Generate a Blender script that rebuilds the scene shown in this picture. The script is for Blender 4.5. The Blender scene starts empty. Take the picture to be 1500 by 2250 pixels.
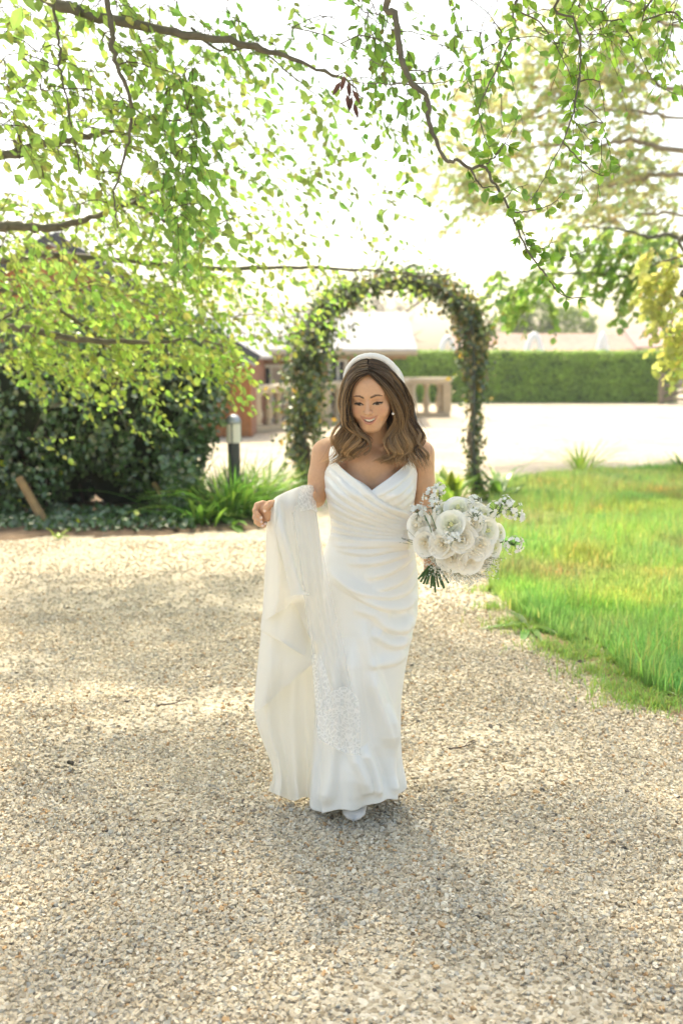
import bpy, math, random
import numpy as np
from mathutils import Vector, Matrix

# ------------------------------------------------------------------ camera, sky, sun, exposure
SC = bpy.context.scene
COL = SC.collection
PITCH = math.radians(8.71)
F, CX, CY, CAMZ = 2187.5, 750.0, 1125.0, 1.65      # 35 mm lens on a 24 mm wide frame, photo is 1500 x 2250
CROP = None
cd = bpy.data.cameras.new('camera')
cd.sensor_fit = 'HORIZONTAL'; cd.sensor_width = 24.0; cd.lens = 35.0
cd.clip_start = 0.05; cd.clip_end = 2000
cd.dof.use_dof = True; cd.dof.focus_distance = 3.38; cd.dof.aperture_fstop = 2.2
cam = bpy.data.objects.new('camera', cd); COL.objects.link(cam)
cam.location = (0, 0, CAMZ); cam.rotation_euler = (math.radians(90) - PITCH, 0, 0)
SC.camera = cam
if CROP:
    x0, y0, x1 = CROP; k = 1500.0 / (x1 - x0); cd.lens *= k
    cd.shift_x = ((x0 + x1) / 2 - 750) / (x1 - x0)
    cd.shift_y = -((y0 + (x1 - x0) * .75) - 1125) / (x1 - x0)

SUN_EL, SUN_AZ = math.radians(61), math.radians(-16)   # azimuth from +Y, negative = left of the view
w = bpy.data.worlds.new('World'); SC.world = w; w.use_nodes = True
nt = w.node_tree
sky = nt.nodes.new('ShaderNodeTexSky'); sky.sky_type = 'NISHITA'; sky.sun_disc = False
sky.sun_elevation = SUN_EL; sky.sun_rotation = SUN_AZ
sky.air_density = 0.9; sky.dust_density = 4.0; sky.ozone_density = 0.0; sky.altitude = 50
nt.links.new(sky.outputs['Color'], nt.nodes['Background'].inputs['Color'])
nt.nodes['Background'].inputs['Strength'].default_value = 0.15
sl = bpy.data.lights.new('sun', 'SUN'); sl.energy = 2.0; sl.angle = math.radians(3.0); sl.color = (1.0, 0.94, 0.86)
sun = bpy.data.objects.new('sun', sl); COL.objects.link(sun)
sd = Vector((math.sin(SUN_AZ) * math.cos(SUN_EL), math.cos(SUN_AZ) * math.cos(SUN_EL), math.sin(SUN_EL)))
sun.rotation_euler = sd.to_track_quat('Z', 'Y').to_euler(); sun.location = (0, 0, 30)
SC.view_settings.view_transform = 'Standard'; SC.view_settings.look = 'None'
SC.view_settings.gamma = 1.0; SC.view_settings.use_curve_mapping = False
SC.view_settings.exposure = 1.64
SC.view_settings.use_white_balance = True; SC.view_settings.white_balance_temperature = 7650; SC.view_settings.white_balance_tint = 4
SC.cycles.max_bounces = 12; SC.cycles.transparent_max_bounces = 16
SC.cycles.transmission_bounces = 6; SC.cycles.diffuse_bounces = 7

# ------------------------------------------------------------------ helpers
rng = np.random.default_rng(11)
random.seed(5)
A = np.array
cp, sp_ = math.cos(PITCH), math.sin(PITCH)

def ray(px, py):
    xr = (px - CX) / F; yu = (CY - py) / F
    return np.array([xr, cp + sp_ * yu, -sp_ + cp * yu])
def at(px, py, Y):                      # the point at world distance Y seen at a photo pixel
    d = ray(px, py); t = Y / d[1]
    return np.array([0, 0, CAMZ]) + t * d
def gnd(px, py, z=0.0):
    d = ray(px, py); t = (z - CAMZ) / d[2]
    return np.array([0, 0, CAMZ]) + t * d
def atv(P):                             # list of (px, py, Y)
    return np.array([at(*p) for p in P])
def proj(V):
    V = np.asarray(V, float); q = V - np.array([0, 0, CAMZ])
    dep = q[..., 1] * cp - q[..., 2] * sp_
    up = q[..., 1] * sp_ + q[..., 2] * cp
    return CX + F * q[..., 0] / dep, CY - F * up / dep

def nrm(v):
    v = np.asarray(v, float); return v / (np.linalg.norm(v, axis=-1, keepdims=True) + 1e-12)

def wloc(o):
    v = Vector((0, 0, 0))
    while o is not None:
        v = v + o.location; o = o.parent
    return np.array(v)

def thing(name, label, cat, loc=(0, 0, 0), group=None):
    o = bpy.data.objects.new(name, None); COL.objects.link(o); o.location = Vector([float(c) for c in loc])
    o.empty_display_size = .1
    o['label'] = label; o['category'] = cat
    if group: o['group'] = group
    return o
def tag(o, label, cat, group=None):
    o['label'] = label; o['category'] = cat
    if group: o['group'] = group
    return o

def np_mesh(name, V, faces, smooth=True, cols=None):
    """V (n,3); faces: one array or a list of arrays (m,3)/(m,4)"""
    if isinstance(faces, np.ndarray): faces = [faces]
    faces = [np.asarray(f, np.int32) for f in faces if len(f)]
    me = bpy.data.meshes.new(name)
    V = np.asarray(V, np.float32)
    nl = sum(f.size for f in faces); nf = sum(len(f) for f in faces)
    me.vertices.add(len(V)); me.vertices.foreach_set('co', V.ravel())
    me.loops.add(nl); me.polygons.add(nf)
    me.loops.foreach_set('vertex_index', np.concatenate([f.ravel() for f in faces]))
    tot = np.concatenate([np.full(len(f), f.shape[1], np.int32) for f in faces])
    st = np.concatenate([[0], np.cumsum(tot)[:-1]]).astype(np.int32)
    me.polygons.foreach_set('loop_start', st)
    try: me.polygons.foreach_set('loop_total', tot)
    except Exception: pass
    me.polygons.foreach_set('use_smooth', np.full(nf, bool(smooth)))
    me.update(calc_edges=True)
    if cols is not None:
        c = np.asarray(cols, np.float32)
        if c.shape[1] == 3: c = np.c_[c, np.ones(len(c), np.float32)]
        a = me.color_attributes.new('col', 'FLOAT_COLOR', 'POINT'); a.data.foreach_set('color', c.ravel())
    return me

def obj(name, V, faces, mat, parent=None, smooth=True, cols=None, kind=None):
    """world-space geometry; a top-level object keeps its origin at the base of its geometry"""
    V = np.asarray(V, float)
    if parent is None:
        off = np.array([(V[:, 0].min() + V[:, 0].max()) / 2, (V[:, 1].min() + V[:, 1].max()) / 2, V[:, 2].min()])
    else: off = wloc(parent)
    o = bpy.data.objects.new(name, np_mesh(name, V - off, faces, smooth, cols)); COL.objects.link(o)
    if parent is None: o.location = Vector(off.tolist())
    else: o.parent = parent
    if mat is not None: o.data.materials.append(mat)
    if kind: o['kind'] = kind
    return o

class MB:
    """collects geometry for one mesh"""
    def __init__(s): s.V = []; s.Q = []; s.T = []; s.C = []; s.n = 0
    def add(s, V, F, c=None):
        V = np.asarray(V, float); F = np.asarray(F, int)
        if len(F) == 0: return s
        (s.Q if F.shape[1] == 4 else s.T).append(F + s.n); s.V.append(V); s.n += len(V)
        if c is None: c = (1, 1, 1)
        c = np.asarray(c, float)
        s.C.append(np.tile(c, (len(V), 1)) if c.ndim == 1 else c)
        return s
    def box(s, lo, hi, c=None, bev=0.0, rotz=0.0, piv=None):
        lo, hi = np.minimum(lo, hi).astype(float), np.maximum(lo, hi).astype(float)
        b = min(bev, .45 * (hi - lo).min())
        if b <= 0:
            V = np.array([[x, y, z] for x in (lo[0], hi[0]) for y in (lo[1], hi[1]) for z in (lo[2], hi[2])])
            Q = [[0, 1, 3, 2], [4, 6, 7, 5], [0, 4, 5, 1], [2, 3, 7, 6], [0, 2, 6, 4], [1, 5, 7, 3]]
            T = []
        else:                               # chamfered box: 24 verts
            V = []; idx = {}
            for ix in (0, 1):
                for iy in (0, 1):
                    for iz in (0, 1):
                        c0 = np.array([(lo, hi)[ix][0], (lo, hi)[iy][1], (lo, hi)[iz][2]])
                        sg = np.array([1 - 2 * ix, 1 - 2 * iy, 1 - 2 * iz]) * b
                        for ax in range(3):
                            d = sg.copy(); d[ax] = 0
                            idx[(ix, iy, iz, ax)] = len(V); V.append(c0 + d)
            V = np.array(V); Q = []; T = []
            for ax in range(3):
                u, v = [a for a in range(3) if a != ax]
                for sgn in (0, 1):
                    q = []
                    for (a, bb) in ((0, 0), (1, 0), (1, 1), (0, 1)):
                        k = [0, 0, 0]; k[ax] = sgn; k[u] = a; k[v] = bb
                        q.append(idx[(*k, ax)])
                    Q.append(q)
            for ax in range(3):             # edges along ax
                u, v = [a for a in range(3) if a != ax]
                for a in (0, 1):
                    for bb in (0, 1):
                        k0 = [0, 0, 0]; k0[u] = a; k0[v] = bb; k1 = list(k0); k1[ax] = 1
                        Q.append([idx[(*k0, u)], idx[(*k1, u)], idx[(*k1, v)], idx[(*k0, v)]])
            for ix in (0, 1):
                for iy in (0, 1):
                    for iz in (0, 1): T.append([idx[(ix, iy, iz, a)] for a in range(3)])
        if rotz:
            p = (lo + hi) / 2 if piv is None else np.asarray(piv, float)
            c_, s_ = math.cos(rotz), math.sin(rotz)
            R = np.array([[c_, -s_, 0], [s_, c_, 0], [0, 0, 1]]); V = (V - p) @ R.T + p
        n0 = s.n; s.add(V, np.array(Q), c)
        if T: s.T.append(np.array(T) + n0)
        return s
    def tube(s, P, R, seg=8, c=None, cap=True):
        V, Q, T = tube(P, R, seg, cap); n0 = s.n; s.add(V, Q, c)
        if cap: s.T.append(T + n0)
        return s
    def build(s, name, mat, parent=None, smooth=False, kind=None, col=False):
        V = np.concatenate(s.V); fs = []
        if s.Q: fs.append(np.concatenate(s.Q))
        if s.T: fs.append(np.concatenate(s.T))
        return obj(name, V, fs, mat, parent, smooth, np.concatenate(s.C) if col else None, kind)

def tube(P, R, seg=8, cap=True):
    P = np.asarray(P, float); n = len(P); R = np.broadcast_to(np.asarray(R, float), (n,))
    T = nrm(np.gradient(P, axis=0))
    u = np.cross(T[0], [0.3, 0.2, 1.0]); u = u / np.linalg.norm(u)
    U = np.zeros_like(P)
    for i in range(n):
        u = u - T[i] * np.dot(u, T[i]); u /= np.linalg.norm(u) + 1e-12; U[i] = u
    W = np.cross(T, U)
    a = np.linspace(0, 2 * np.pi, seg, endpoint=False)
    V = P[:, None] + R[:, None, None] * (np.cos(a)[None, :, None] * U[:, None] + np.sin(a)[None, :, None] * W[:, None])
    V = V.reshape(-1, 3)
    i = np.arange(n - 1)[:, None]; j = np.arange(seg)[None]; j2 = (j + 1) % seg
    Q = np.stack([i * seg + j, i * seg + j2, (i + 1) * seg + j2, (i + 1) * seg + j], -1).reshape(-1, 4)
    T3 = np.zeros((0, 3), int)
    if cap:
        V = np.concatenate([V, P[:1], P[-1:]]); c0 = n * seg; b = (n - 1) * seg
        j = np.arange(seg); j2 = (j + 1) % seg
        T3 = np.concatenate([np.stack([np.full(seg, c0), j2, j], -1), np.stack([np.full(seg, c0 + 1), b + j, b + j2], -1)])
    return V, Q, T3

def spline(P, n):
    """Catmull-Rom through the rows of P, n samples (any row width)"""
    P = np.asarray(P, float)
    Q = np.concatenate([2 * P[:1] - P[1:2], P, 2 * P[-1:] - P[-2:-1]])
    t = np.linspace(0, len(P) - 1 - 1e-9, n); i = t.astype(int); f = (t - i)[:, None]
    a, b, c, d = Q[i], Q[i + 1], Q[i + 2], Q[i + 3]
    return .5 * (2 * b + (c - a) * f + (2 * a - 5 * b + 4 * c - d) * f ** 2 + (3 * b - 3 * c + d - a) * f ** 3)

def lathe(prof, c, seg=24):
    """prof rows (r, z); closed where r = 0"""
    prof = np.asarray(prof, float); n = len(prof); a = np.linspace(0, 2 * np.pi, seg, endpoint=False)
    V = np.stack([prof[:, :1] * np.cos(a), prof[:, :1] * np.sin(a), np.repeat(prof[:, 1:], seg, 1)], -1).reshape(-1, 3) + np.asarray(c)
    i = np.arange(n - 1)[:, None]; j = np.arange(seg)[None]; j2 = (j + 1) % seg
    return V, np.stack([i * seg + j, i * seg + j2, (i + 1) * seg + j2, (i + 1) * seg + j], -1).reshape(-1, 4)

def grid_faces(n, m, wrap=False):
    i = np.arange(n - 1)[:, None]; j = np.arange(m if wrap else m - 1)[None]; j2 = (j + 1) % m
    return np.stack([i * m + j, i * m + j2, (i + 1) * m + j2, (i + 1) * m + j], -1).reshape(-1, 4)

def vnoise(x, y, seed=0):
    """smooth 2-D value noise in 0..1"""
    x = np.asarray(x, float); y = np.asarray(y, float)
    xi = np.floor(x).astype(np.int64); yi = np.floor(y).astype(np.int64); fx = x - xi; fy = y - yi
    fx = fx * fx * (3 - 2 * fx); fy = fy * fy * (3 - 2 * fy)
    def h(a, b):
        v = np.sin(a * 127.1 + b * 311.7 + seed * 74.7) * 43758.5453
        return v - np.floor(v)
    return (h(xi, yi) * (1 - fx) + h(xi + 1, yi) * fx) * (1 - fy) + (h(xi, yi + 1) * (1 - fx) + h(xi + 1, yi + 1) * fx) * fy
def fbm(x, y, seed=0, o=3):
    s = 0; a = .5; t = 0
    for k in range(o): s = s + a * vnoise(x * 2 ** k, y * 2 ** k, seed + k * 13); t += a; a *= .5
    return s / t

# ------------------------------------------------------------------ materials
def new_mat(name):
    m = bpy.data.materials.new(name); m.use_nodes = True
    return m, m.node_tree, m.node_tree.nodes['Principled BSDF'], m.node_tree.links
def mat(name, rgb, rough=.6, attr=False, noise=None, bump=None, spec=.5, metal=0, sub=0, sheen=0, rnd=0, coat=0):
    """principled material; noise=(scale, amount), bump=(scale, strength), attr: multiply by colour attribute 'col'"""
    m, t, p, L = new_mat(name)
    p.inputs['Base Color'].default_value = (*rgb, 1); p.inputs['Roughness'].default_value = rough
    p.inputs['Specular IOR Level'].default_value = spec; p.inputs['Metallic'].default_value = metal
    if sub: p.inputs['Subsurface Weight'].default_value = sub; p.inputs['Subsurface Scale'].default_value = .006; p.inputs['Subsurface Radius'].default_value = (1, .4, .25)
    if sheen: p.inputs['Sheen Weight'].default_value = sheen
    if coat: p.inputs['Coat Weight'].default_value = coat
    cur = None
    def mul(a, b):
        n = t.nodes.new('ShaderNodeMix'); n.data_type = 'RGBA'; n.blend_type = 'MULTIPLY'; n.inputs[0].default_value = 1
        if isinstance(a, tuple): n.inputs[6].default_value = (*a, 1)
        else: L.new(a, n.inputs[6])
        L.new(b, n.inputs[7]); return n.outputs[2]
    cur = rgb
    if attr:
        a = t.nodes.new('ShaderNodeAttribute'); a.attribute_name = 'col'; cur = mul(cur, a.outputs['Color'])
    tc = t.nodes.new('ShaderNodeTexCoord')
    if noise:
        n = t.nodes.new('ShaderNodeTexNoise'); n.inputs['Scale'].default_value = noise[0]; n.inputs['Detail'].default_value = 6
        L.new(tc.outputs['Object'], n.inputs['Vector'])
        r = t.nodes.new('ShaderNodeMapRange'); r.inputs[1].default_value = .25; r.inputs[2].default_value = .75
        r.inputs[3].default_value = 1 - noise[1]; r.inputs[4].default_value = 1 + noise[1] * .6
        L.new(n.outputs['Fac'], r.inputs[0]); cur = mul(cur, r.outputs[0])
    if rnd:
        oi = t.nodes.new('ShaderNodeObjectInfo')
        r = t.nodes.new('ShaderNodeMapRange'); r.inputs[3].default_value = 1 - rnd; r.inputs[4].default_value = 1 + rnd
        L.new(oi.outputs['Random'], r.inputs[0]); cur = mul(cur, r.outputs[0])
    if not isinstance(cur, tuple): L.new(cur, p.inputs['Base Color'])
    if bump:
        n = t.nodes.new('ShaderNodeTexNoise'); n.inputs['Scale'].default_value = bump[0]; n.inputs['Detail'].default_value = 5
        L.new(tc.outputs['Object'], n.inputs['Vector'])
        b = t.nodes.new('ShaderNodeBump'); b.inputs['Strength'].default_value = bump[1]; b.inputs['Distance'].default_value = .01
        L.new(n.outputs['Fac'], b.inputs['Height']); L.new(b.outputs[0], p.inputs['Normal'])
    return m

def leaf_mat(name, rgb, trans, tfac=.5, gloss=.05, rough=.35, rnd=.25):
    """thin leaf: reflects rgb, passes trans; varies by leaf through the colour attribute or the object's random"""
    m, t, p, L = new_mat(name); t.nodes.remove(p)
    out = [n for n in t.nodes if n.type == 'OUTPUT_MATERIAL'][0]
    a = t.nodes.new('ShaderNodeAttribute'); a.attribute_name = 'col'
    oi = t.nodes.new('ShaderNodeObjectInfo')
    r = t.nodes.new('ShaderNodeMapRange'); r.inputs[3].default_value = 1 - rnd; r.inputs[4].default_value = 1 + rnd
    L.new(oi.outputs['Random'], r.inputs[0])
    def col(c):
        n = t.nodes.new('ShaderNodeMix'); n.data_type = 'RGBA'; n.blend_type = 'MULTIPLY'; n.inputs[0].default_value = 1
        n.inputs[6].default_value = (*c, 1); L.new(a.outputs['Color'], n.inputs[7])
        k = t.nodes.new('ShaderNodeMix'); k.data_type = 'RGBA'; k.blend_type = 'MULTIPLY'; k.inputs[0].default_value = 1
        L.new(n.outputs[2], k.inputs[6]); L.new(r.outputs[0], k.inputs[7]); return k.outputs[2]
    d = t.nodes.new('ShaderNodeBsdfDiffuse'); L.new(col(rgb), d.inputs['Color'])
    s = t.nodes.new('ShaderNodeBsdfTranslucent'); L.new(col(trans), s.inputs['Color'])
    x = t.nodes.new('ShaderNodeMixShader'); x.inputs[0].default_value = tfac
    L.new(d.outputs[0], x.inputs[1]); L.new(s.outputs[0], x.inputs[2])
    g = t.nodes.new('ShaderNodeBsdfGlossy'); g.inputs['Roughness'].default_value = rough
    y = t.nodes.new('ShaderNodeMixShader'); y.inputs[0].default_value = gloss
    L.new(x.outputs[0], y.inputs[1]); L.new(g.outputs[0], y.inputs[2]); L.new(y.outputs[0], out.inputs['Surface'])
    return m

# ------------------------------------------------------------------ leaves
LEAF_T = np.array([[0, 0, 0], [.33, .36, .0], [.68, .30, .0], [1.0, 0, -.06], [.68, -.30, .0], [.33, -.36, .0], [.5, 0, -.10]])
LEAF_F = np.array([[0, 6, 1], [1, 6, 2], [2, 6, 3], [3, 6, 4], [4, 6, 5], [5, 6, 0]])
LEAF_T4 = np.array([[0, 0, 0], [.45, .36, .0], [1.0, 0, -.05], [.45, -.36, .0]])
LEAF_F4 = np.array([[0, 3, 1], [1, 3, 2]])
def leaf_cloud(P, D, N, Ln, Wd, tmpl=(LEAF_T, LEAF_F)):
    """P base, D direction, N rough normal, Ln length, Wd width factor -> V, F"""
    T, Fc = tmpl
    P = np.asarray(P, float); D = nrm(D); S = nrm(np.cross(N, D)); N2 = np.cross(D, S)
    Ln = np.broadcast_to(np.asarray(Ln, float), (len(P),)); Wd = np.broadcast_to(np.asarray(Wd, float), (len(P),))
    V = P[:, None] + Ln[:, None, None] * (T[None, :, 0:1] * D[:, None] + T[None, :, 1:2] * (Wd[:, None, None] * S[:, None]) + T[None, :, 2:3] * N2[:, None])
    k = len(T); Fs = (np.arange(len(P)) * k)[:, None, None] + Fc[None]
    return V.reshape(-1, 3), Fs.reshape(-1, 3)
def rdir(n, up=0.0):
    v = rng.normal(size=(n, 3)); v[:, 2] += up; return nrm(v)
SC.cycles.use_denoising = True

# ------------------------------------------------------------------ ground: gravel, lawn, soil bed
def gravel_mat():
    m, t, p, L = new_mat('gravel')
    tc = t.nodes.new('ShaderNodeTexCoord')
    v = t.nodes.new('ShaderNodeTexVoronoi'); v.inputs['Scale'].default_value = 75
    L.new(tc.outputs['Object'], v.inputs['Vector'])
    sx = t.nodes.new('ShaderNodeSeparateColor'); L.new(v.outputs['Color'], sx.inputs[0])
    r = t.nodes.new('ShaderNodeValToRGB'); e = r.color_ramp.elements
    e[0].position = 0; e[0].color = (.20, .165, .115, 1); e[1].position = 1; e[1].color = (.62, .575, .485, 1)
    for q, c in ((.25, (.36, .305, .22)), (.5, (.48, .42, .325)), (.75, (.53, .47, .37))):
        k = e.new(q); k.color = (*c, 1)
    L.new(sx.outputs[0], r.inputs[0])
    n = t.nodes.new('ShaderNodeTexNoise'); n.inputs['Scale'].default_value = .9; n.inputs['Detail'].default_value = 6
    L.new(tc.outputs['Object'], n.inputs['Vector'])
    mr = t.nodes.new('ShaderNodeMapRange'); mr.inputs[1].default_value = .3; mr.inputs[2].default_value = .7; mr.inputs[3].default_value = .82; mr.inputs[4].default_value = 1.12
    L.new(n.outputs['Fac'], mr.inputs[0])
    x = t.nodes.new('ShaderNodeMix'); x.data_type = 'RGBA'; x.blend_type = 'MULTIPLY'; x.inputs[0].default_value = 1
    L.new(r.outputs[0], x.inputs[6]); L.new(mr.outputs[0], x.inputs[7]); L.new(x.outputs[2], p.inputs['Base Color'])
    b = t.nodes.new('ShaderNodeBump'); b.inputs['Strength'].default_value = .8; b.inputs['Distance'].default_value = .006; b.invert = True
    L.new(v.outputs['Distance'], b.inputs['Height']); L.new(b.outputs[0], p.inputs['Normal'])
    p.inputs['Roughness'].default_value = .9; p.inputs['Specular IOR Level'].default_value = .2
    return m
GRAVEL = gravel_mat()
gx = np.concatenate([np.linspace(-110, -14, 10), np.linspace(-12, 12, 49), np.linspace(14, 110, 10)])
gy = np.concatenate([np.linspace(-60, -1, 6), np.linspace(0, 14, 57), np.linspace(15, 60, 16), np.linspace(75, 240, 9)])
X, Y = np.meshgrid(gx, gy); Z = (fbm(X * .8, Y * .8, 3) - .5) * .03 * ((Y < 14) & (Y > 0) & (abs(X) < 12))
o = obj('gravel_drive', np.stack([X, Y, Z], -1).reshape(-1, 3), grid_faces(*X.shape), GRAVEL); o['kind'] = 'structure'
def gz(x, y): return (fbm(np.asarray(x) * .8, np.asarray(y) * .8, 3) - .5) * .03

def in_poly(x, y, poly):
    ins = np.zeros(np.shape(x), bool); n = len(poly)
    for i in range(n):
        x1, y1 = poly[i][:2]; x2, y2 = poly[(i + 1) % n][:2]
        c = ((y1 > y) != (y2 > y)) & (x < (x2 - x1) * (y - y1) / (y2 - y1 + 1e-12) + x1); ins ^= c
    return ins
# lawn outline on the ground (from the photo's edge of the grass)
lawn_px = [(1072, 1100), (1078, 1180), (1062, 1240), (1075, 1300), (1120, 1350), (1190, 1385), (1230, 1412), (1330, 1440), (1380, 1500), (1450, 1535), (1560, 1560), (1900, 1640)]
LAWN = [tuple(gnd(*p)[:2]) for p in lawn_px] + [(9.0, 5.0), (9.5, 14.2)] + [tuple(gnd(*p)[:2]) for p in ((1500, 1030), (1300, 1040), (1180, 1050), (1100, 1068))]
BED = [tuple(gnd(*p)[:2]) for p in ((-500, 1192), (-50, 1192), (150, 1182), (330, 1176), (470, 1172), (575, 1160), (640, 1128), (700, 1098), (715, 1076), (640, 1062), (540, 1078), (440, 1085))] + [(-2.4, 13.2), (-9, 13.2)]

def sheet(name, poly, m, z, res=.12, edge=.05, seed=1, kind='structure', parent=None):
    poly = np.array(poly); lo, hi = poly.min(0), poly.max(0)
    nx = max(int((hi[0] - lo[0]) / res), 2); ny = max(int((hi[1] - lo[1]) / res), 2)
    X, Y = np.meshgrid(np.linspace(lo[0], hi[0], nx), np.linspace(lo[1], hi[1], ny))
    ins = in_poly(X + (vnoise(X * 4, Y * 4, seed) - .5) * .25, Y + (vnoise(X * 4, Y * 4, seed + 5) - .5) * .25, poly.tolist())
    Z = gz(X, Y) + np.where(ins, z + .02 * fbm(X * 2, Y * 2, seed), -.03)
    Fq = grid_faces(ny, nx); keep = ins.ravel()[Fq].any(1)
    o = obj(name, np.stack([X, Y, Z], -1).reshape(-1, 3), Fq[keep], m); o['kind'] = kind
    return o
SOIL = mat('soil', (.16, .11, .07), .95, noise=(6, .5), bump=(60, .8))
TURF = mat('turf', (.20, .27, .07), .95, noise=(5, .45), bump=(50, .8))
sheet('lawn', LAWN, TURF, .012, seed=2)
sheet('soil_bed', BED, SOIL, .012, seed=7)
EDGE = [tuple(gnd(*p)[:2]) for p in ((1180, 1380), (1150, 1405), (1210, 1440), (1290, 1480), (1350, 1530), (1430, 1580), (1540, 1610), (1700, 1640), (1700, 1580), (1560, 1545), (1450, 1520), (1380, 1490), (1300, 1430))]
sheet('worn_soil_edge', EDGE, mat('worn_soil', (.30, .215, .135), .95, noise=(9, .5), bump=(90, .8)), .004, .07, seed=12)

# gravel stones lying on the drive (near field), one uncountable mass
def stones(n, y0, y1, seed, smin, smax):
    g = np.random.default_rng(seed)
    y = np.sqrt(g.uniform(y0 ** 2, y1 ** 2, n)); x = g.uniform(-.37, .37, n) * y * 1.02
    keep = ~in_poly(x, y, LAWN) & ~in_poly(x, y, BED)
    patch = fbm(x * 1.7 + 9, y * 1.7, 21, 4); keep &= g.uniform(size=n) < np.clip((patch - .30) * 5 + .25, .22, 1)
    x, y = x[keep], y[keep]; n = len(x)
    B = np.array([[a, b, c] for a in (-1, 1) for b in (-1, 1) for c in (-1, 1)], float) * .62
    Q = np.array([[0, 1, 3, 2], [4, 6, 7, 5], [0, 4, 5, 1], [2, 3, 7, 6], [0, 2, 6, 4], [1, 5, 7, 3]])
    V = B[None] + g.normal(size=(n, 8, 3)) * .19
    s = smin + (smax - smin) * g.beta(1.6, 3.2, n)
    V *= (s[:, None] * np.stack([g.uniform(.8, 1.3, n), g.uniform(.6, .95, n), g.uniform(.4, .75, n)], -1))[:, None]
    q = nrm(np.stack([g.normal(size=n) * .28, g.normal(size=n) * .28, g.normal(size=n), g.normal(size=n)], -1))
    a, b, c, d = q[:, 3], q[:, 0], q[:, 1], q[:, 2]
    R = np.stack([1 - 2 * (c * c + d * d), 2 * (b * c - a * d), 2 * (b * d + a * c), 2 * (b * c + a * d), 1 - 2 * (b * b + d * d), 2 * (c * d - a * b),
                  2 * (b * d - a * c), 2 * (c * d + a * b), 1 - 2 * (b * b + c * c)], -1).reshape(-1, 3, 3)
    V = np.einsum('nij,nkj->nki', R, V)
    V += np.stack([x, y, gz(x, y) + s * g.uniform(.0, .45, n)], -1)[:, None]
    pal = np.array([[.62, .555, .44], [.55, .47, .35], [.50, .45, .36], [.68, .635, .54], [.44, .43, .385], [.47, .31, .17], [.33, .27, .19], [.12, .11, .10]])
    c = pal[g.choice(8, n, p=[.32, .26, .15, .16, .035, .03, .04, .005])] * g.uniform(.8, 1.12, (n, 1)) * A([1.03, 1.0, .955])
    return V.reshape(-1, 3), ((np.arange(n) * 8)[:, None, None] + Q[None]).reshape(-1, 4), np.repeat(c, 8, 0)
STONE = mat('stone', (1, 1, 1), .8, attr=True, spec=.3)
Vs, Fs, Cs, k = [], [], [], 0
for args in ((54000, 2.2, 4.2, 1, .0058, .0138), (42000, 4.2, 6.4, 2, .0076, .0148), (14000, 6.4, 9.0, 3, .0095, .015)):
    v, f_, c = stones(*args); Vs.append(v); Fs.append(f_ + k); Cs.append(c); k += len(v)
o = obj('gravel_stones', np.concatenate(Vs), np.concatenate(Fs), STONE, None, False, np.concatenate(Cs), 'stuff')
o['label'] = 'loose cream and tan gravel stones covering the drive'; o['category'] = 'gravel'

# grass
GRASS = leaf_mat('grass', (.25, .38, .12), (.42, .60, .19), .45, .03)
def blades(x, y, h, wd, seed, lean=.45, z0=.02):
    g = np.random.default_rng(seed); n = len(x)
    a = g.uniform(0, 2 * np.pi, n); d = np.stack([np.cos(a), np.sin(a), 0 * a], -1); s = np.stack([-np.sin(a), np.cos(a), 0 * a], -1)
    P = np.stack([x, y, gz(x, y) + z0], -1); l = np.abs(g.normal(size=n)) * lean * h; up = np.array([0, 0, 1.])
    m1 = P + d * (l * .3)[:, None] + up * (h * .55)[:, None]; tp = P + d * l[:, None] + up * h[:, None]
    w0 = s * (wd / 2)[:, None]
    V = np.stack([P - w0, P + w0, m1 + w0 * .8, m1 - w0 * .8, tp], 1).reshape(-1, 3)
    b = (np.arange(n) * 5)[:, None]
    return V, b + np.array([[0, 1, 2, 3]]), b + np.array([[3, 2, 4]])
def grass_pts(n, poly, seed, fn):
    g = np.random.default_rng(seed); P = np.array(poly); lo, hi = P.min(0), P.max(0); out = []
    tot = 0
    while tot < n:
        x = g.uniform(lo[0], hi[0], 200000); y = g.uniform(lo[1], hi[1], 200000)
        px, py = proj(np.stack([x, y, 0 * x], -1))
        ok = in_poly(x, y, poly) & (px < 1640) & (g.uniform(size=len(x)) < fn(x, y))
        out.append(np.stack([x[ok], y[ok]], -1)); tot += ok.sum()
    return np.concatenate(out)[:n]
pts = grass_pts(78000, LAWN, 4, lambda x, y: np.clip(5.2 / y, 0, 1) ** 1.5 * np.clip((fbm(x * 1.7, y * 1.7, 41) - .30) * 3.6, .12, 1))
x, y = pts[:, 0], pts[:, 1]
g = np.random.default_rng(8); hh = (.035 + .13 * fbm(x * 1.6, y * 1.6, 33) ** 1.4) * g.uniform(.55, 1.35, len(x))
V, Q, T = blades(x, y, hh, .0035 + .0006 * y, 9)
cc = np.stack([.45 + 1.2 * fbm(x * 1.5, y * 1.5, 51), .65 + .7 * fbm(x * 1.2, y * 1.2, 52), .6 + .7 * fbm(x, y, 53)], -1) * g.uniform(.7, 1.3, (len(x), 1))
dry = g.uniform(size=len(x)) < .05; cc[dry] = cc[dry] * A([2.2, 1.35, 1.6])
V0g, Q0g, T0g, C0g = V, Q, T, np.repeat(cc, 5, 0)
p2 = grass_pts(7000, LAWN, 14, lambda x, y: np.clip(6 / y, 0, 1) * np.clip((fbm(x * 2, y * 2, 91) - .45) * 6, .02, 1)); g = np.random.default_rng(15)
V, Q, T = blades(p2[:, 0], p2[:, 1], g.uniform(.12, .26, len(p2)), np.full(len(p2), .0055), 16, .5); c2 = np.c_[g.uniform(.7, 1.5, len(p2)), g.uniform(.85, 1.2, len(p2)), g.uniform(.7, 1.1, len(p2))]
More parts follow.
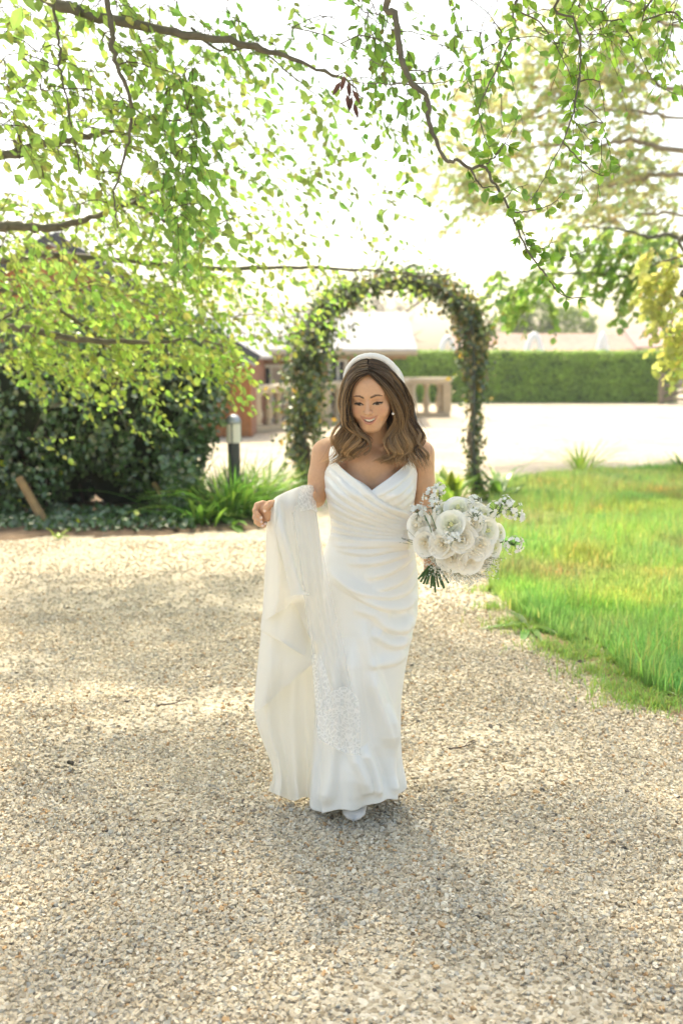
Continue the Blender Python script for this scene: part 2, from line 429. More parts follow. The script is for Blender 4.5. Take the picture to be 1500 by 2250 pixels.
Q0g = np.concatenate([Q0g, Q + len(V0g)]); T0g = np.concatenate([T0g, T + len(V0g)]); V0g = np.concatenate([V0g, V]); C0g = np.concatenate([C0g, np.repeat(c2, 5, 0)])
# creeping tufts spilling on to the gravel at the lawn's edge
edge = [gnd(*p) for p in ((1200, 1425), (1255, 1415), (1300, 1480), (1340, 1462), (1400, 1520), (1440, 1560), (1385, 1540), (1120, 1380), (1230, 1440), (1275, 1432), (1460, 1528), (1090, 1340), (1150, 1372), (1175, 1392), (1310, 1448), (1360, 1490), (1420, 1545), (1480, 1556), (1350, 1515), (1260, 1450), (1075, 1300), (1065, 1250), (1070, 1200))]
tV, tQ, tT, tC, k0 = [V0g], [Q0g], [T0g], [C0g], len(V0g)
for i, e in enumerate(edge):
    n = 190; g = np.random.default_rng(100 + i); r = np.abs(g.normal(size=n)) * .08; a = g.uniform(0, 6.28, n)
    xx, yy = e[0] + r * np.cos(a) * 1.6, e[1] + r * np.sin(a)
    V, Q, T = blades(xx, yy, g.uniform(.02, .075, n), np.full(n, .006), 200 + i, .9, .0)
    tV.append(V); tQ.append(Q + k0); tT.append(T + k0); k0 += len(V); tC.append(np.repeat(np.c_[g.uniform(.7, 1.2, n), g.uniform(.8, 1.1, n), g.uniform(.6, 1, n)], 5, 0))
o = obj('grass', np.concatenate(tV), [np.concatenate(tQ), np.concatenate(tT)], GRASS, None, True, np.concatenate(tC), 'stuff')
o['label'] = 'long bright green lawn grass beside the gravel drive'; o['category'] = 'grass'

# fallen twigs and brown leaves
BARK = mat('twig_bark', (.085, .06, .045), .85, bump=(80, .4))
def twig(pp, r, label):
    P = np.array([gnd(*p) for p in pp]); P = spline(P, 14); P[:, 2] = gz(P[:, 0], P[:, 1]) + .012 + r
    P += rng.normal(size=P.shape) * .002
    m = MB(); m.tube(P, np.linspace(r, r * .5, 14), 6); q = P[8]; m.tube(spline([q, q + A([.02, .03, .006]), q + A([.05, .04, .01])], 5), r * .5, 5)
    tag(m.build('fallen_twig', BARK, None, True), label, 'twig')
twig([(985, 1652), (1015, 1648), (1047, 1636)], .004, 'dark bare twig lying on sunlit gravel beside the dress')
twig([(345, 1556), (380, 1552), (408, 1544)], .004, 'thin dark twig lying on the open gravel away from the lawn')
DRY = leaf_mat('dry_leaf', (.30, .14, .05), (.30, .14, .05), .3, .03)
sp = [(1265, 1470), (1297, 1421), (1433, 1478), (1380, 1478), (1240, 1408), (1330, 1435), (1460, 1545), (160, 1700), (95, 1187), (160, 1180), (300, 1178), (390, 1172), (225, 1186), (340, 1190)]
for i, s_ in enumerate(sp):
    p = gnd(*s_); n = 1
    V, Fl = leaf_cloud([p + A([0, 0, .02])], [[math.cos(i * 2.1), math.sin(i * 2.1), .1]], [[.2, -.2, 1]], .055, .8)
    V[:, 2] += gz(p[0], p[1]) + .012
    near = s_[1] > 1300
    tag(obj('dry_leaf', V, Fl, DRY), 'curled brown dead leaf on the gravel by the lawn' if near else 'brown dead leaf on the soil edge under the ivy bush', 'leaf', 'dead leaves by the lawn' if near else 'dead leaves under the ivy bush')

# ------------------------------------------------------------------ buildings behind
def lin(*c): return tuple(((v / 255) / 12.92 if v <= 10 else ((v / 255 + .055) / 1.055) ** 2.4) for v in c)
TIMBER = mat('orange_timber', (.40, .145, .042), .6, noise=(9, .3), rnd=.15)
BRICK = mat('red_brick', (.33, .15, .09), .85, noise=(30, .35), bump=(90, .4), rnd=.12)
SLATE = mat('slate', (.30, .31, .33), .75, noise=(5, .2), rnd=.1)
FASCIA = mat('dark_fascia', (.05, .055, .07), .5)
LEAD = mat('pale_trim', (.42, .43, .44), .6)
WFRAME = mat('white_frame', (.62, .62, .58), .5)
STONEC = mat('sandstone', (.50, .40, .27), .85, noise=(14, .22), bump=(70, .3))
STONEP = mat('pale_stone', (.60, .52, .40), .85, noise=(14, .18), bump=(70, .3))
def glass_mat():
    m, t, p, L = new_mat('window_glass'); p.inputs['Base Color'].default_value = (.035, .045, .06, 1); p.inputs['Roughness'].default_value = .08
    return m
GLASS = glass_mat()
CURT = mat('curtain', (.45, .38, .34), .9)

# gabled building: clad wall facing the camera, verge running down to the right
YB = 21.4
g0 = at(553, 955, YB)[0]; xl = at(-260, 900, YB)[0]
eave = at(548, 776, YB); apex = at(120, 520, YB)
bld = thing('timber_building', 'gabled building with orange timber boards and dark verge behind the ivy bush', 'building', ((xl + g0) / 2, YB + 2, 0))
def wall_top(x): return min(apex[2] + (x - apex[0]) * (eave[2] - apex[2]) / (eave[0] - apex[0]), apex[2] - abs(x - apex[0]) * .59)
bw = .14; xs = np.arange(xl, g0 - .001, bw); k = 0
m_ = MB()
m_.box((xl, YB + .03, 0), (g0 - .01, YB + .25, 1.75))
m_.build('wall', BRICK, bld)
for x_ in xs:
    x2 = min(x_ + bw - .008, g0); zt = min(wall_top(x_), wall_top(x2)) - .06
    if zt < .3: continue
    b = MB(); b.box((x_, YB, .02), (x2, YB + .028, zt), bev=.005); b.build('board', TIMBER, bld)
side = MB(); side.box((g0 - .02, YB + .03, 0), (g0, YB + 4, eave[2] - .02)); side.build('side_wall', BRICK, bld)
# roof slopes with slates on the right slope
th = math.atan2(apex[2] - eave[2], eave[0] - apex[0]); dx = A([math.cos(th), 0, -math.sin(th)]); nv = A([math.sin(th), 0, math.cos(th)])
Ls = np.linalg.norm(eave - apex) + .25
def slab(p, u, lu, v, lv, n_, tk, c=None):
    p, u, v, n_ = map(np.asarray, (p, u, v, n_))
    V = np.array([p + u * a * lu + v * b * lv + n_ * d * tk for a in (0, 1) for b in (0, 1) for d in (0, 1)])
    return V, np.array([[0, 1, 3, 2], [4, 6, 7, 5], [0, 4, 5, 1], [2, 3, 7, 6], [0, 2, 6, 4], [1, 5, 7, 3]])
rf = MB(); rf.add(*slab(apex + A([0, -.2, 0]), dx, Ls, (0, 1, 0), 4.4, nv, .08))
dx2 = A([-math.cos(th), 0, -math.sin(th)]); rf.add(*slab(apex + A([0, -.2, 0]), dx2, Ls * .8, (0, 1, 0), 4.4, A([-math.sin(th), 0, math.cos(th)]), .08))
rf.build('roof', SLATE, bld)
vb = MB(); vb.add(*slab(apex + A([0, -.24, 0]) - nv * .12, dx, Ls, (0, 1, 0), .035, nv, .21)); vb.build('verge_board', FASCIA, bld)
vb = MB(); vb.add(*slab(apex + A([0, -.235, 0]) - nv * .17, dx, Ls, (0, 1, 0), .03, nv, .045)); vb.build('verge_trim', LEAD, bld)
vb = MB(); vb.add(*slab(apex + A([0, -.24, 0]) - A([-math.sin(th), 0, math.cos(th)]) * .12, dx2, Ls * .8, (0, 1, 0), .035, A([-math.sin(th), 0, math.cos(th)]), .21)); vb.build('verge_board', FASCIA, bld)
lp = MB(); q = at(537, 803, YB - .02); V, Fq = lathe([(.001, -.05), (.07, -.05), (.085, .0), (.07, .06), (.001, .08)], q, 14); lp.add(V, Fq); lp.build('wall_lamp', mat('lamp_white', (.7, .68, .62), .4), bld, True)
# flue pipe above the left slope
fl = MB(); q = at(132, 545, YB + 1); fl.tube([q + A([0, 0, -.8]), q + A([0, 0, .35])], .1, 12); fl.build('flue_pipe', FASCIA, bld, True)

# long low building behind it: white windows, grey slate roof
YL = 26.0
xa = at(556, 900, YL)[0]; xb = at(862, 900, YL)[0]; ze = at(700, 778, YL)[2]
low = thing('pavilion_building', 'long low building with brown walls, white windows and pale slate roof', 'building', ((xa + xb) / 2, YL + 2, 0))
wl = MB(); wl.box((xa - 1.5, YL, 0), (xb, YL + .2, ze)); wl.box((xb - .2, YL + .21, 0), (xb, YL + 5, ze - .01)); wl.build('wall', mat('brown_wall', (.33, .165, .085), .8, noise=(12, .3)), low)
rz0 = ze + .06; zr = at(700, 690, YL + 4)[2]
# roof as courses of slates: each course a real step
nc = 14; rfp = MB()
for i in range(nc):
    a, b = i / nc, (i + 1) / nc
    p0 = A([xa - 1.7, YL - .45 + 4.5 * a, rz0 + (zr - rz0) * a]); p1 = A([xa - 1.7, YL - .45 + 4.5 * b, rz0 + (zr - rz0) * b])
    u = nrm(p1 - p0); n_ = A([0, -u[2], u[1]])
    c = MB(); c.add(*slab(p0 + n_ * .03, (1, 0, 0), xb - xa + 2.3, u, np.linalg.norm(p1 - p0) + .06, n_, .03)); c.build('slate_course', SLATE, low)
rfp.add(*slab(A([xa - 1.68, YL - .43, rz0 - .03]), (1, 0, 0), xb - xa + 2.26, nrm(A([0, 4.5, zr - rz0])), 4.6, nrm(A([0, -(zr - rz0), 4.5])), .05)); rfp.build('roof', SLATE, low)
gt = MB(); gt.box((xa - 1.7, YL - .56, rz0 - .10), (xb + .6, YL - .452, rz0 + .01), bev=.02); gt.build('gutter', mat('gutter_tan', (.36, .30, .21), .6), low)
bm = MB(); bm.box((xa - 1.5, YL - .18, ze - .13), (xb + .35, YL - .003, ze - .002)); bm.build('eave_beam', mat('beam', (.33, .22, .13), .7), low)
def window(x0, x1, y0, y1, Yw, root, panes=2, curtain=False):
    a = at(x0, y1, Yw); b = at(x1, y0, Yw); zl, zh = a[2], b[2]; xl_, xh = a[0], b[0]
    f_ = .09
    fr = MB()
    fr.box((xl_, Yw - .07, zl), (xl_ + f_, Yw - .004, zh)); fr.box((xh - f_, Yw - .07, zl), (xh, Yw - .004, zh))
    fr.box((xl_ + f_, Yw - .068, zl), (xh - f_, Yw - .004, zl + f_)); fr.box((xl_ + f_, Yw - .068, zh - f_), (xh - f_, Yw - .004, zh))
    wdw = fr.build('window', WFRAME, root)
    iw = (xh - xl_ - 2 * f_); pw = iw / panes
    for i in range(panes):
        pa = MB(); pa.box((xl_ + f_ + i * pw + (.03 if i else 0), Yw - .03, zl + f_), (xl_ + f_ + (i + 1) * pw - .03, Yw - .006, zh - f_)); pa.build('pane', CURT if (curtain and i == panes - 1) else GLASS, wdw)
        if i:
            mu = MB(); mu.box((xl_ + f_ + i * pw - .03, Yw - .066, zl + f_), (xl_ + f_ + i * pw + .03, Yw - .004, zh - f_)); mu.build('mullion', WFRAME, wdw)
    si = MB(); si.box((xl_ - .08, Yw - .14, zl - .06), (xh + .08, Yw - .002, zl - .002), bev=.01); si.build('sill', WFRAME, wdw)
window(560, 632, 800, 940, YL, low, 2, True)
window(721, 764, 786, 905, YL, low, 2)
window(776, 830, 786, 905, YL, low, 2)
window(640, 690, 800, 920, YL, low, 2)

# stone balustrade running away to the right
def balustrade(name, label, A0, A1, n, htop, pier=True):
    A0 = A(A0, float); A1 = A(A1, float); L_ = np.linalg.norm(A1 - A0); ang = math.atan2(A1[1] - A0[1], A1[0] - A0[0])
    root = thing(name, label, 'balustrade', (*(A0 + A1)[:2] / 2, 0)); piv = (A0[0], A0[1], 0)
    def B(lo, hi, nm, m, bev=.015):
        b = MB(); b.box(A(lo) + A([A0[0], A0[1], 0]), A(hi) + A([A0[0], A0[1], 0]), bev=bev, rotz=ang, piv=piv); return b.build(nm, m, root)
    B((-.1, -.17, .0), (L_ + .1, .17, .14), 'plinth', STONEC)
    B((-.14, -.2, htop - .13), (L_ + .14, .2, htop), 'coping', STONEP, .03)
    B((-.08, -.14, htop - .19), (L_ + .08, .14, htop - .133), 'under_rail', STONEP, .01)
    for i in range(n):
        s_ = (i + .5) * L_ / n
        p = A0[:2] + (A1 - A0)[:2] / L_ * s_
        h0, h1 = .143, htop - .193; hh = h1 - h0
        prof = [(.075, 0), (.075, .05), (.05, .07), (.085, .25 * hh + .03), (.09, .33 * hh), (.055, .62 * hh), (.045, .8 * hh), (.06, .86 * hh), (.06, .89 * hh), (.05, .9 * hh), (.085, .93 * hh), (.085, hh)]
        V, Fq = lathe([(r * 1.25, z) for r, z in prof], (p[0], p[1], h0), 14); obj('baluster', V, Fq, STONEC if i % 3 else STONEP, root, True)
    if pier:
        for s_ in (0, L_):
            B((s_ - .13, -.15, .143), (s_ + .13, .15, htop - .193), 'pier', STONEC, .01)
pa = gnd(556, 950); pb = gnd(642, 941); pc = gnd(708, 935); pd = gnd(880, 917); pe = gnd(893, 916); pf = gnd(978, 915)
balustrade('stone_balustrade', 'stone balustrade in front of the white windows beside the timber building', pa[:2].tolist() + [0], pb[:2].tolist() + [0], 4, 1.08)
balustrade('stone_balustrade', 'stone balustrade running between the ivy arch and the bride', pc[:2].tolist() + [0], pd[:2].tolist() + [0], 9, 1.12)
balustrade('stone_balustrade', 'short stone balustrade end piece standing before the clipped hedge', pe[:2].tolist() + [0], pf[:2].tolist() + [0], 3, 1.14)

# ------------------------------------------------------------------ hedge, gate, far things
HEDGE = leaf_mat('hedge_leaf', (.34, .56, .09), (.46, .66, .10), .30, .04)
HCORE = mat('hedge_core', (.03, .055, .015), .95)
YH = 38.6; hx0 = at(700, 880, YH)[0]; hx1 = at(1488, 880, YH)[0]; hz = 2.0
hed = thing('clipped_hedge', 'long clipped light green hedge across the back of the courtyard', 'hedge', ((hx0 + hx1) / 2, YH + .7, 0))
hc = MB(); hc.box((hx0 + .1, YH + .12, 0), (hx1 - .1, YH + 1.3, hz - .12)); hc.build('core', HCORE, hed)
n = 36000; g = np.random.default_rng(3)
x = g.uniform(hx0, hx1, n); face = g.uniform(size=n) < .72
z = np.where(face, g.uniform(.02, hz, n), hz - np.abs(g.normal(size=n)) * .05); y = np.where(face, YH + np.abs(g.normal(size=n)) * .06, g.uniform(YH, YH + 1.3, n))
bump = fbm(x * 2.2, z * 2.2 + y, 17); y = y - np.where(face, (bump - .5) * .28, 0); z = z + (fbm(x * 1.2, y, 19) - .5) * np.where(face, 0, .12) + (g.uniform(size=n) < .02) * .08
D = rdir(n) * .6 + A([0, -.7, -.6]); N = rdir(n) * .55 + A([0, -.6, .8])
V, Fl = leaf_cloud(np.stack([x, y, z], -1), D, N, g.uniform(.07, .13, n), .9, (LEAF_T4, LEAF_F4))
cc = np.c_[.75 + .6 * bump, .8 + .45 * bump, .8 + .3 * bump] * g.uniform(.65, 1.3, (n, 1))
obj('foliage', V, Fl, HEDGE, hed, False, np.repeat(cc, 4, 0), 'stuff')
# wooden gate at the hedge's end
WOODG = mat('weathered_wood', (.22, .17, .115), .85, noise=(12, .3), rnd=.15)
YG = 37.4; gx0 = at(1452, 880, YG)[0]
gate = thing('wooden_gate', 'weathered wooden field gate at the right end of the hedge', 'gate', (gx0 + 1.5, YG, 0))
b = MB(); b.box((gx0 - .1, YG - .08, 0), (gx0 + .08, YG + .08, 1.5), bev=.02); b.build('post', WOODG, gate)
b = MB(); b.box((gx0 + 2.9, YG - .08, 0), (gx0 + 3.08, YG + .08, 1.5), bev=.02); b.build('post', WOODG, gate)
for zz in (.18, .44, .7, .98, 1.3):
    b = MB(); b.box((gx0 + .1, YG - .035, zz - .055), (gx0 + 2.88, YG + .01, zz + .055), bev=.01); b.build('bar', WOODG, gate)
b = MB(); b.add(*slab(A([gx0 + .12, YG - .065, .16]), nrm(A([2.7, 0, 1.1])), 2.9, (0, 1, 0), .028, nrm(A([-1.1, 0, 2.7])), .09)); b.build('brace', WOODG, gate)
# white hoops beyond the hedge
WH = mat('white_paint', (.8, .8, .8), .5)
def hoop(px0, px1, ptop, Yq, label, r, parab=1.0):
    a = at(px0, 775, Yq); b_ = at(px1, 775, Yq); zt = at(px0, ptop, Yq)[2]; c = (a[0] + b_[0]) / 2; hw = (b_[0] - a[0]) / 2
    zz = zt; t = np.linspace(-1, 1, 25); wide = hw * 1.7
    P = np.stack([c + wide * t, np.full(25, Yq), np.maximum(zt * (1 - np.abs(t) ** (1.6 * parab)), 0)], -1)
    m = MB(); m.tube(P, r, 10); tag(m.build('white_hoop', WH, None, True), label, 'hoop')
hoop(1152, 1192, 735, 46, 'wide white round-topped hoop rising behind the hedge', .16)
hoop(1308, 1337, 733, 47, 'narrow white pointed hoop rising behind the hedge', .15, .7)
hoop(962, 1003, 742, 44, 'white round hoop behind the hedge seen through the ivy arch', .13)
# far barn
YR = 62.0; bx0 = at(1000, 770, YR)[0]; bx1 = at(1700, 770, YR)[0]
barn = thing('long_barn', 'long low barn with a pinkish brown roof beyond the hedge', 'barn', ((bx0 + bx1) / 2, YR + 4, 0))
zb0 = at(1200, 772, YR)[2]; zb1 = at(1200, 735, YR + 4)[2]
b = MB(); b.box((bx0, YR, 0), (bx1, YR + 8, zb0)); b.build('wall', mat('barn_wall', (.42, .34, .27), .9), barn)
TILE = mat('roof_tile', (.36, .24, .20), .85, noise=(2.5, .25))
nrow = 9
for i in range(nrow):
    a, c = i / nrow, (i + 1) / nrow; p0 = A([bx0 - .3, YR - .4 + 4.4 * a, zb0 + (zb1 - zb0) * a]); p1 = A([bx0 - .3, YR - .4 + 4.4 * c, zb0 + (zb1 - zb0) * c]); u = nrm(p1 - p0); n_ = A([0, -u[2], u[1]])
    q = MB(); q.add(*slab(p0, (1, 0, 0), bx1 - bx0 + .6, u, np.linalg.norm(p1 - p0) + .08, n_, .06)); q.build('tile_course', TILE, barn)
bx2 = at(1400, 770, YR - 3)[0]; zb2 = at(1400, 722, YR)[2]
ba = thing('barn_wing', 'taller tiled barn wing standing beside the gate end of the barn', 'barn', (bx2 + 4, YR - 2, 0))
b = MB(); b.box((bx2, YR - 3, 0), (bx1, YR - .5, zb0 + .1)); b.build('wall', mat('barn_wall_two', (.40, .33, .27), .9), ba)
q = MB(); p0 = A([bx2 - .2, YR - 3.4, zb0 + .1]); p1 = A([bx2 - .2, YR, zb2]); u = nrm(p1 - p0); q.add(*slab(p0, (1, 0, 0), bx1 - bx2 + .2, u, np.linalg.norm(p1 - p0), A([0, -u[2], u[1]]), .15)); q.build('roof', mat('pink_tile', (.40, .28, .26), .85, noise=(3, .2)), ba)

# ------------------------------------------------------------------ bollard lamp
bp = at(515.5, 1100, 10.8); bp[2] = 0
bo = thing('bollard_light', 'white and black bollard lamp standing behind the green clump', 'bollard lamp', bp)
DARKM = mat('dark_metal', (.05, .055, .06), .4); GREYM = mat('grey_metal', (.42, .44, .48), .35, metal=.6)
zt = at(515, 910, 10.8)[2]; z2 = at(515, 931, 10.8)[2]; z1 = at(515, 973, 10.8)[2]; R_ = .079
V, Fq = lathe([(.0, .0), (R_ * .85, 0), (R_ * .85, z1), (0, z1)], bp, 24); obj('post', V, Fq, DARKM, bo, False)
V, Fq = lathe([(0, z1 + .002), (R_, z1 + .002), (R_, z2 - .002), (0, z2 - .002)], bp, 24); obj('lens', V, Fq, mat('opal_lens', (.78, .74, .66), .35), bo, False)
V, Fq = lathe([(0, z2), (R_ * 1.05, z2), (R_ * 1.05, z2 + .02)] + [(R_ * 1.05 * math.cos(a), z2 + .02 + (zt - z2 - .02) * math.sin(a)) for a in np.linspace(.1, 1.57, 8)], bp, 24); obj('cap', V, Fq, GREYM, bo, True)
for k in range(3):
    a = k * 2.1 + .4; b = MB(); b.box((bp[0] + math.cos(a) * (R_ + .002) - .006, bp[1] + math.sin(a) * (R_ + .002) - .006, z1), (bp[0] + math.cos(a) * (R_ + .002) + .006, bp[1] + math.sin(a) * (R_ + .002) + .006, z2)); b.build('lens_rib', DARKM, bo)
# ------------------------------------------------------------------ planting helpers
def tint_meshes(name, tmpl, m, tints, wd):
    out = []
    for t in tints:
        T = tmpl[0].copy(); T[:, 1] *= wd
        me = np_mesh(name, T, tmpl[1], False, np.tile(A(t), (len(T), 1))); me.materials.append(m); out.append(me)
    return out
def put(me, name, P, D, N, s, parent):
    D = nrm(D); S = nrm(np.cross(N, D)); N2 = np.cross(D, S)
    o = bpy.data.objects.new(name, me); COL.objects.link(o); o.parent = parent
    M = Matrix(((D[0], S[0], N2[0]), (D[1], S[1], N2[1]), (D[2], S[2], N2[2])))
    o.location = Vector((np.asarray(P) - wloc(parent)).tolist()); o.rotation_euler = M.to_euler(); o.scale = (s, s, s)
    return o
def foliage(root, P, D, N, Ln, wd, C, m, nparts=300, stuff='leaves', small=False, score=None):
    """the largest leaves in view become leaf parts, the rest one part"""
    P, D, N, C = map(lambda a: np.asarray(a, float), (P, D, N, C)); Ln = np.broadcast_to(Ln, (len(P),)).copy()
    px, py = proj(P); vis = (px > 5) & (px < 1495) & (py > 5) & (py < 2245) & (P[:, 1] > .5)
    sz = np.where(vis, Ln / np.maximum(P[:, 1], .3), 0) * (1 if score is None else score)
    order = np.argsort(-sz); pick = order[:nparts]; pick = pick[sz[pick] > 0]
    rest = np.ones(len(P), bool); rest[pick] = False
    if len(pick):
        q = np.quantile(C[pick].mean(1), [.2, .5, .8]); cls = np.digitize(C[pick].mean(1), (q[:-1] + q[1:]) / 2)
        tints = [C[pick][cls == k].mean(0) if (cls == k).any() else C[pick].mean(0) for k in range(3)]
        ms = tint_meshes('leaf', (LEAF_T, LEAF_F), m, tints, wd)
        for k, i in zip(cls, pick): put(ms[k], 'leaf', P[i], D[i], N[i], Ln[i], root)
    if rest.any():
        tm = (LEAF_T4, LEAF_F4) if small else (LEAF_T, LEAF_F)
        V, Fl = leaf_cloud(P[rest], D[rest], N[rest], Ln[rest], wd, tm)
        obj(stuff, V, Fl, m, root, False, np.repeat(C[rest], len(tm[0]), 0), 'stuff')

BEECHBARK = mat('beech_bark', (.13, .115, .085), .8, noise=(20, .35), bump=(60, .3))
TWIG = mat('twig', (.075, .05, .035), .75)
BEECH_G = leaf_mat('beech_leaf', (.15, .25, .045), (.32, .50, .08), .58, .05)
BEECH_Y = leaf_mat('young_beech_leaf', (.22, .33, .075), (.44, .62, .14), .62, .04)

class Tree:
    def __init__(s, name, label, base, bark, group=None):
        s.root = thing(name, label, 'tree', base, group); s.bark = bark; s.extra = []; s.skel = []; s.tw = MB()
        s.P = []; s.D = []; s.N = []; s.L = []; s.C = []; s.nodes = None; s.nn = 0
    def limb(s, P, r0, r1, n=40, name='limb', wob=.01, seg=8):
        P = spline(P, n); P[1:-1] += rng.normal(size=(n - 2, 3)) * wob * .4
        r = np.linspace(r0, r1, n) * (1 + .08 * rng.normal(size=n))
        m = MB(); m.tube(P, r, seg); m.build(name, s.bark, s.root, True); s.skel.append(P); return P
    def near(s, q):
        if s.nodes is None or s.nn < len(s.skel):
            s.nodes = np.concatenate(s.skel + s.extra); s.nn = len(s.skel)
        S = s.nodes; d = np.linalg.norm((S - q) * A([1, 1, 1.3]), axis=1); return S[np.argmin(d)]
    def spray(s, q, d, L, nl, leaf, col, droop=.5, link=True, r=.0021, up=.7, cn=.2):
        d = nrm(d)
        if link:
            p = s.near(q); v = q - p; l = np.linalg.norm(v)
            if l > .03:
                mid = p + v * .5 + A([0, 0, .12 * l]) + rng.normal(size=3) * .05 * l
                k = max(int(l / .08), 4); P = spline([p, mid, q], k); s.tw.tube(P, np.linspace(r * 1.3, r, k), 4, cap=False)
        n = 7; t = np.linspace(0, 1, n)[:, None]; P = q + d * L * t + A([0, 0, -1]) * droop * L * .5 * t ** 2 + rng.normal(size=(n, 3)) * .012 * L
        s.tw.tube(P, np.linspace(r, r * .4, n), 3, cap=False)
        if link: s.extra.append(P[:4]); s.nodes = np.concatenate([s.nodes, P[:4]])
        side = nrm(np.cross(d, [0, 0, 1.]) + 1e-3)
        for k in range(nl):
            f_ = (k + .6) / nl * (n - 1); i = min(int(f_), n - 2); b = P[i] + (P[i + 1] - P[i]) * (f_ - i)
            sg = 1 if k % 2 else -1
            dd = d * .55 + side * sg * .75 + A([0, 0, -droop]) + rng.normal(size=3) * .35
            s.P.append(b); s.D.append(dd); s.N.append(A([0, 0, up]) + rng.normal(size=3) * .5)
            s.L.append(leaf * rng.uniform(.5, 1.3)); s.C.append(A(col) * rng.uniform(1 - cn, 1 + cn, 3) * rng.uniform(.8, 1.2))
    def finish(s, m, wd=.85, nparts=300, small=False):
        if s.tw.n: s.tw.build('twigs', TWIG, s.root, True, 'stuff')
        P = A(s.P); pp, qq = proj(P)
        foliage(s.root, s.P, s.D, s.N, A(s.L), wd, s.C, m, nparts, 'leaves', small)

def region(x0, x1, y0, y1, n): return np.c_[rng.uniform(x0, x1, n), rng.uniform(y0, y1, n)]

# ------------------------------------------------------------------ beech on the left, its limbs reaching over the drive
TA = Tree('beech_tree', 'spreading beech with fresh green leaves arching over the left of the drive', (-5.2, 6.6, 0), BEECHBARK)
TA.limb([(-5.2, 6.6, -.1), (-5.15, 6.6, 1.2), (-5.2, 6.5, 2.6), (-5.1, 6.5, 4.2), (-5.0, 6.4, 6.5)], .34, .2, 24, 'trunk', 0, 16)
R0 = A([-5.15, 6.55, 3.6])
def TAl(px, r0, r1, root=R0, n=50, seg=8, ext=True):
    W = atv(px); P = [root, (root + W[0]) / 2 + A([0, 0, .25])] + list(W) if ext else W
    return TA.limb(P, r0, r1, n, seg=seg)
TAl([(20, -60, 5.2), (110, 0, 5.1), (240, 42, 5.0), (400, 72, 4.9), (530, 95, 4.9), (640, 128, 4.9), (750, 172, 4.9), (800, 215, 4.9)], .042, .003, A([-5.1, 6.5, 4.6]), 60)
TAl([(-60, 480, 6.4), (30, 495, 6.4), (110, 500, 6.4), (200, 478, 6.4), (290, 443, 6.4), (380, 400, 6.5)], .05, .005, A([-5.15, 6.55, 3.0]))
TAl([(-60, 700, 7.2), (60, 722, 7.2), (170, 745, 7.2), (330, 752, 7.3), (430, 745, 7.5), (520, 770, 7.8)], .045, .004, A([-5.15, 6.6, 2.5]))
TAl([(-60, 560, 8.0), (120, 560, 8.1), (300, 575, 8.3), (480, 590, 8.5), (640, 587, 8.7), (820, 594, 8.9), (950, 606, 9.0), (1030, 590, 9.0)], .04, .003, A([-5.15, 6.65, 3.0]), 60)
TAl([(-60, 330, 6.0), (80, 318, 6.1), (170, 305, 6.2), (260, 285, 6.3), (400, 260, 6.4)], .045, .006, A([-5.15, 6.55, 3.5]))
TAl([(-60, 620, 7.6), (60, 650, 7.7), (160, 700, 7.8), (260, 780, 8.0), (330, 860, 8.1)], .035, .004, A([-5.15, 6.6, 2.6]))
TAl([(225, -40, 4.7), (245, 60, 4.7), (252, 130, 4.7), (290, 230, 4.75), (280, 310, 4.8), (252, 420, 4.8), (258, 500, 4.8)], .014, .003, n=40, ext=False)
TAl([(110, -30, 4.9), (130, 90, 4.9), (133, 150, 4.9), (160, 290, 4.9), (178, 385, 4.9)], .008, .003, n=30, ext=False)
TAl([(420, 60, 4.9), (480, 110, 5.1), (560, 105, 5.2), (640, 165, 5.3), (700, 215, 5.3), (720, 260, 5.3)], .007, .002, n=30, ext=False)
TAl([(380, 400, 6.5), (440, 340, 6.7), (560, 270, 6.9), (660, 225, 7.0)], .006, .002, n=30, ext=False)
TAl([(290, 443, 6.4), (420, 510, 7.0), (520, 475, 7.4), (600, 462, 7.6), (740, 480, 7.8)], .01, .002, n=30, ext=False)
TAl([(200, 478, 6.4), (330, 420, 6.9), (470, 355, 7.3), (620, 330, 7.5), (760, 300, 7.6)], .009, .002, n=30, ext=False)
TAl([(0, 705, 7.2), (120, 640, 7.5), (260, 650, 7.8), (420, 700, 8.1), (560, 690, 8.3), (680, 700, 8.4)], .012, .002, n=34, ext=False)
nA = len(TA.skel)
def fill(T, reg, Y, n, leaf, col, d=(.6, -.1, -.35), L=(.22, .42), nl=(6, 10), droop=.5, **kw):
    for (x, y) in region(*reg, n):
        q = at(x, y, rng.uniform(*Y)); dd = A(d) + rng.normal(size=3) * .35
        T.spray(q, dd, rng.uniform(*L), int(rng.integers(*nl)), leaf, col, droop, **kw)
G1 = (.85, .97, 1.0); G2 = (1.0, 1.05, 1.0); Gd = (.78, .98, 1.0)
fill(TA, (-40, 330, -30, 330), (4.8, 6.0), 98, .066, (1.12, 1.1, 1.1), r=.0026)
fill(TA, (-20, 420, 60, 460), (5.0, 6.4), 80, .064, (1.12, 1.1, 1.1), r=.0026)
fill(TA, (350, 440, 120, 520), (4.8, 5.2), 48, .066, Gd, d=(.2, 0, -.8))
fill(TA, (250, 620, -20, 160), (5.0, 6.0), 28, .064, G1)
fill(TA, (420, 740, 140, 420), (6.0, 7.4), 46, .068, G2, nl=(5, 9))
fill(TA, (560, 900, 220, 560), (6.6, 8.0), 56, .068, G2, nl=(4, 8))
fill(TA, (-40, 420, 400, 640), (6.2, 8.2), 220, .068, (1.08, 1.1, 1.0))
fill(TA, (330, 640, 360, 600), (6.4, 8.0), 60, .068, (1.1, 1.1, 1.05))
fill(TA, (-40, 500, 600, 790), (7.0, 8.6), 270, .068, (1.15, 1.18, 1.0))
fill(TA, (60, 520, 740, 850), (7.4, 8.6), 85, .062, (1.18, 1.2, 1.0))
fill(TA, (-40, 160, 760, 830), (7.2, 8.0), 20, .06, (1.12, 1.18, 1.0))
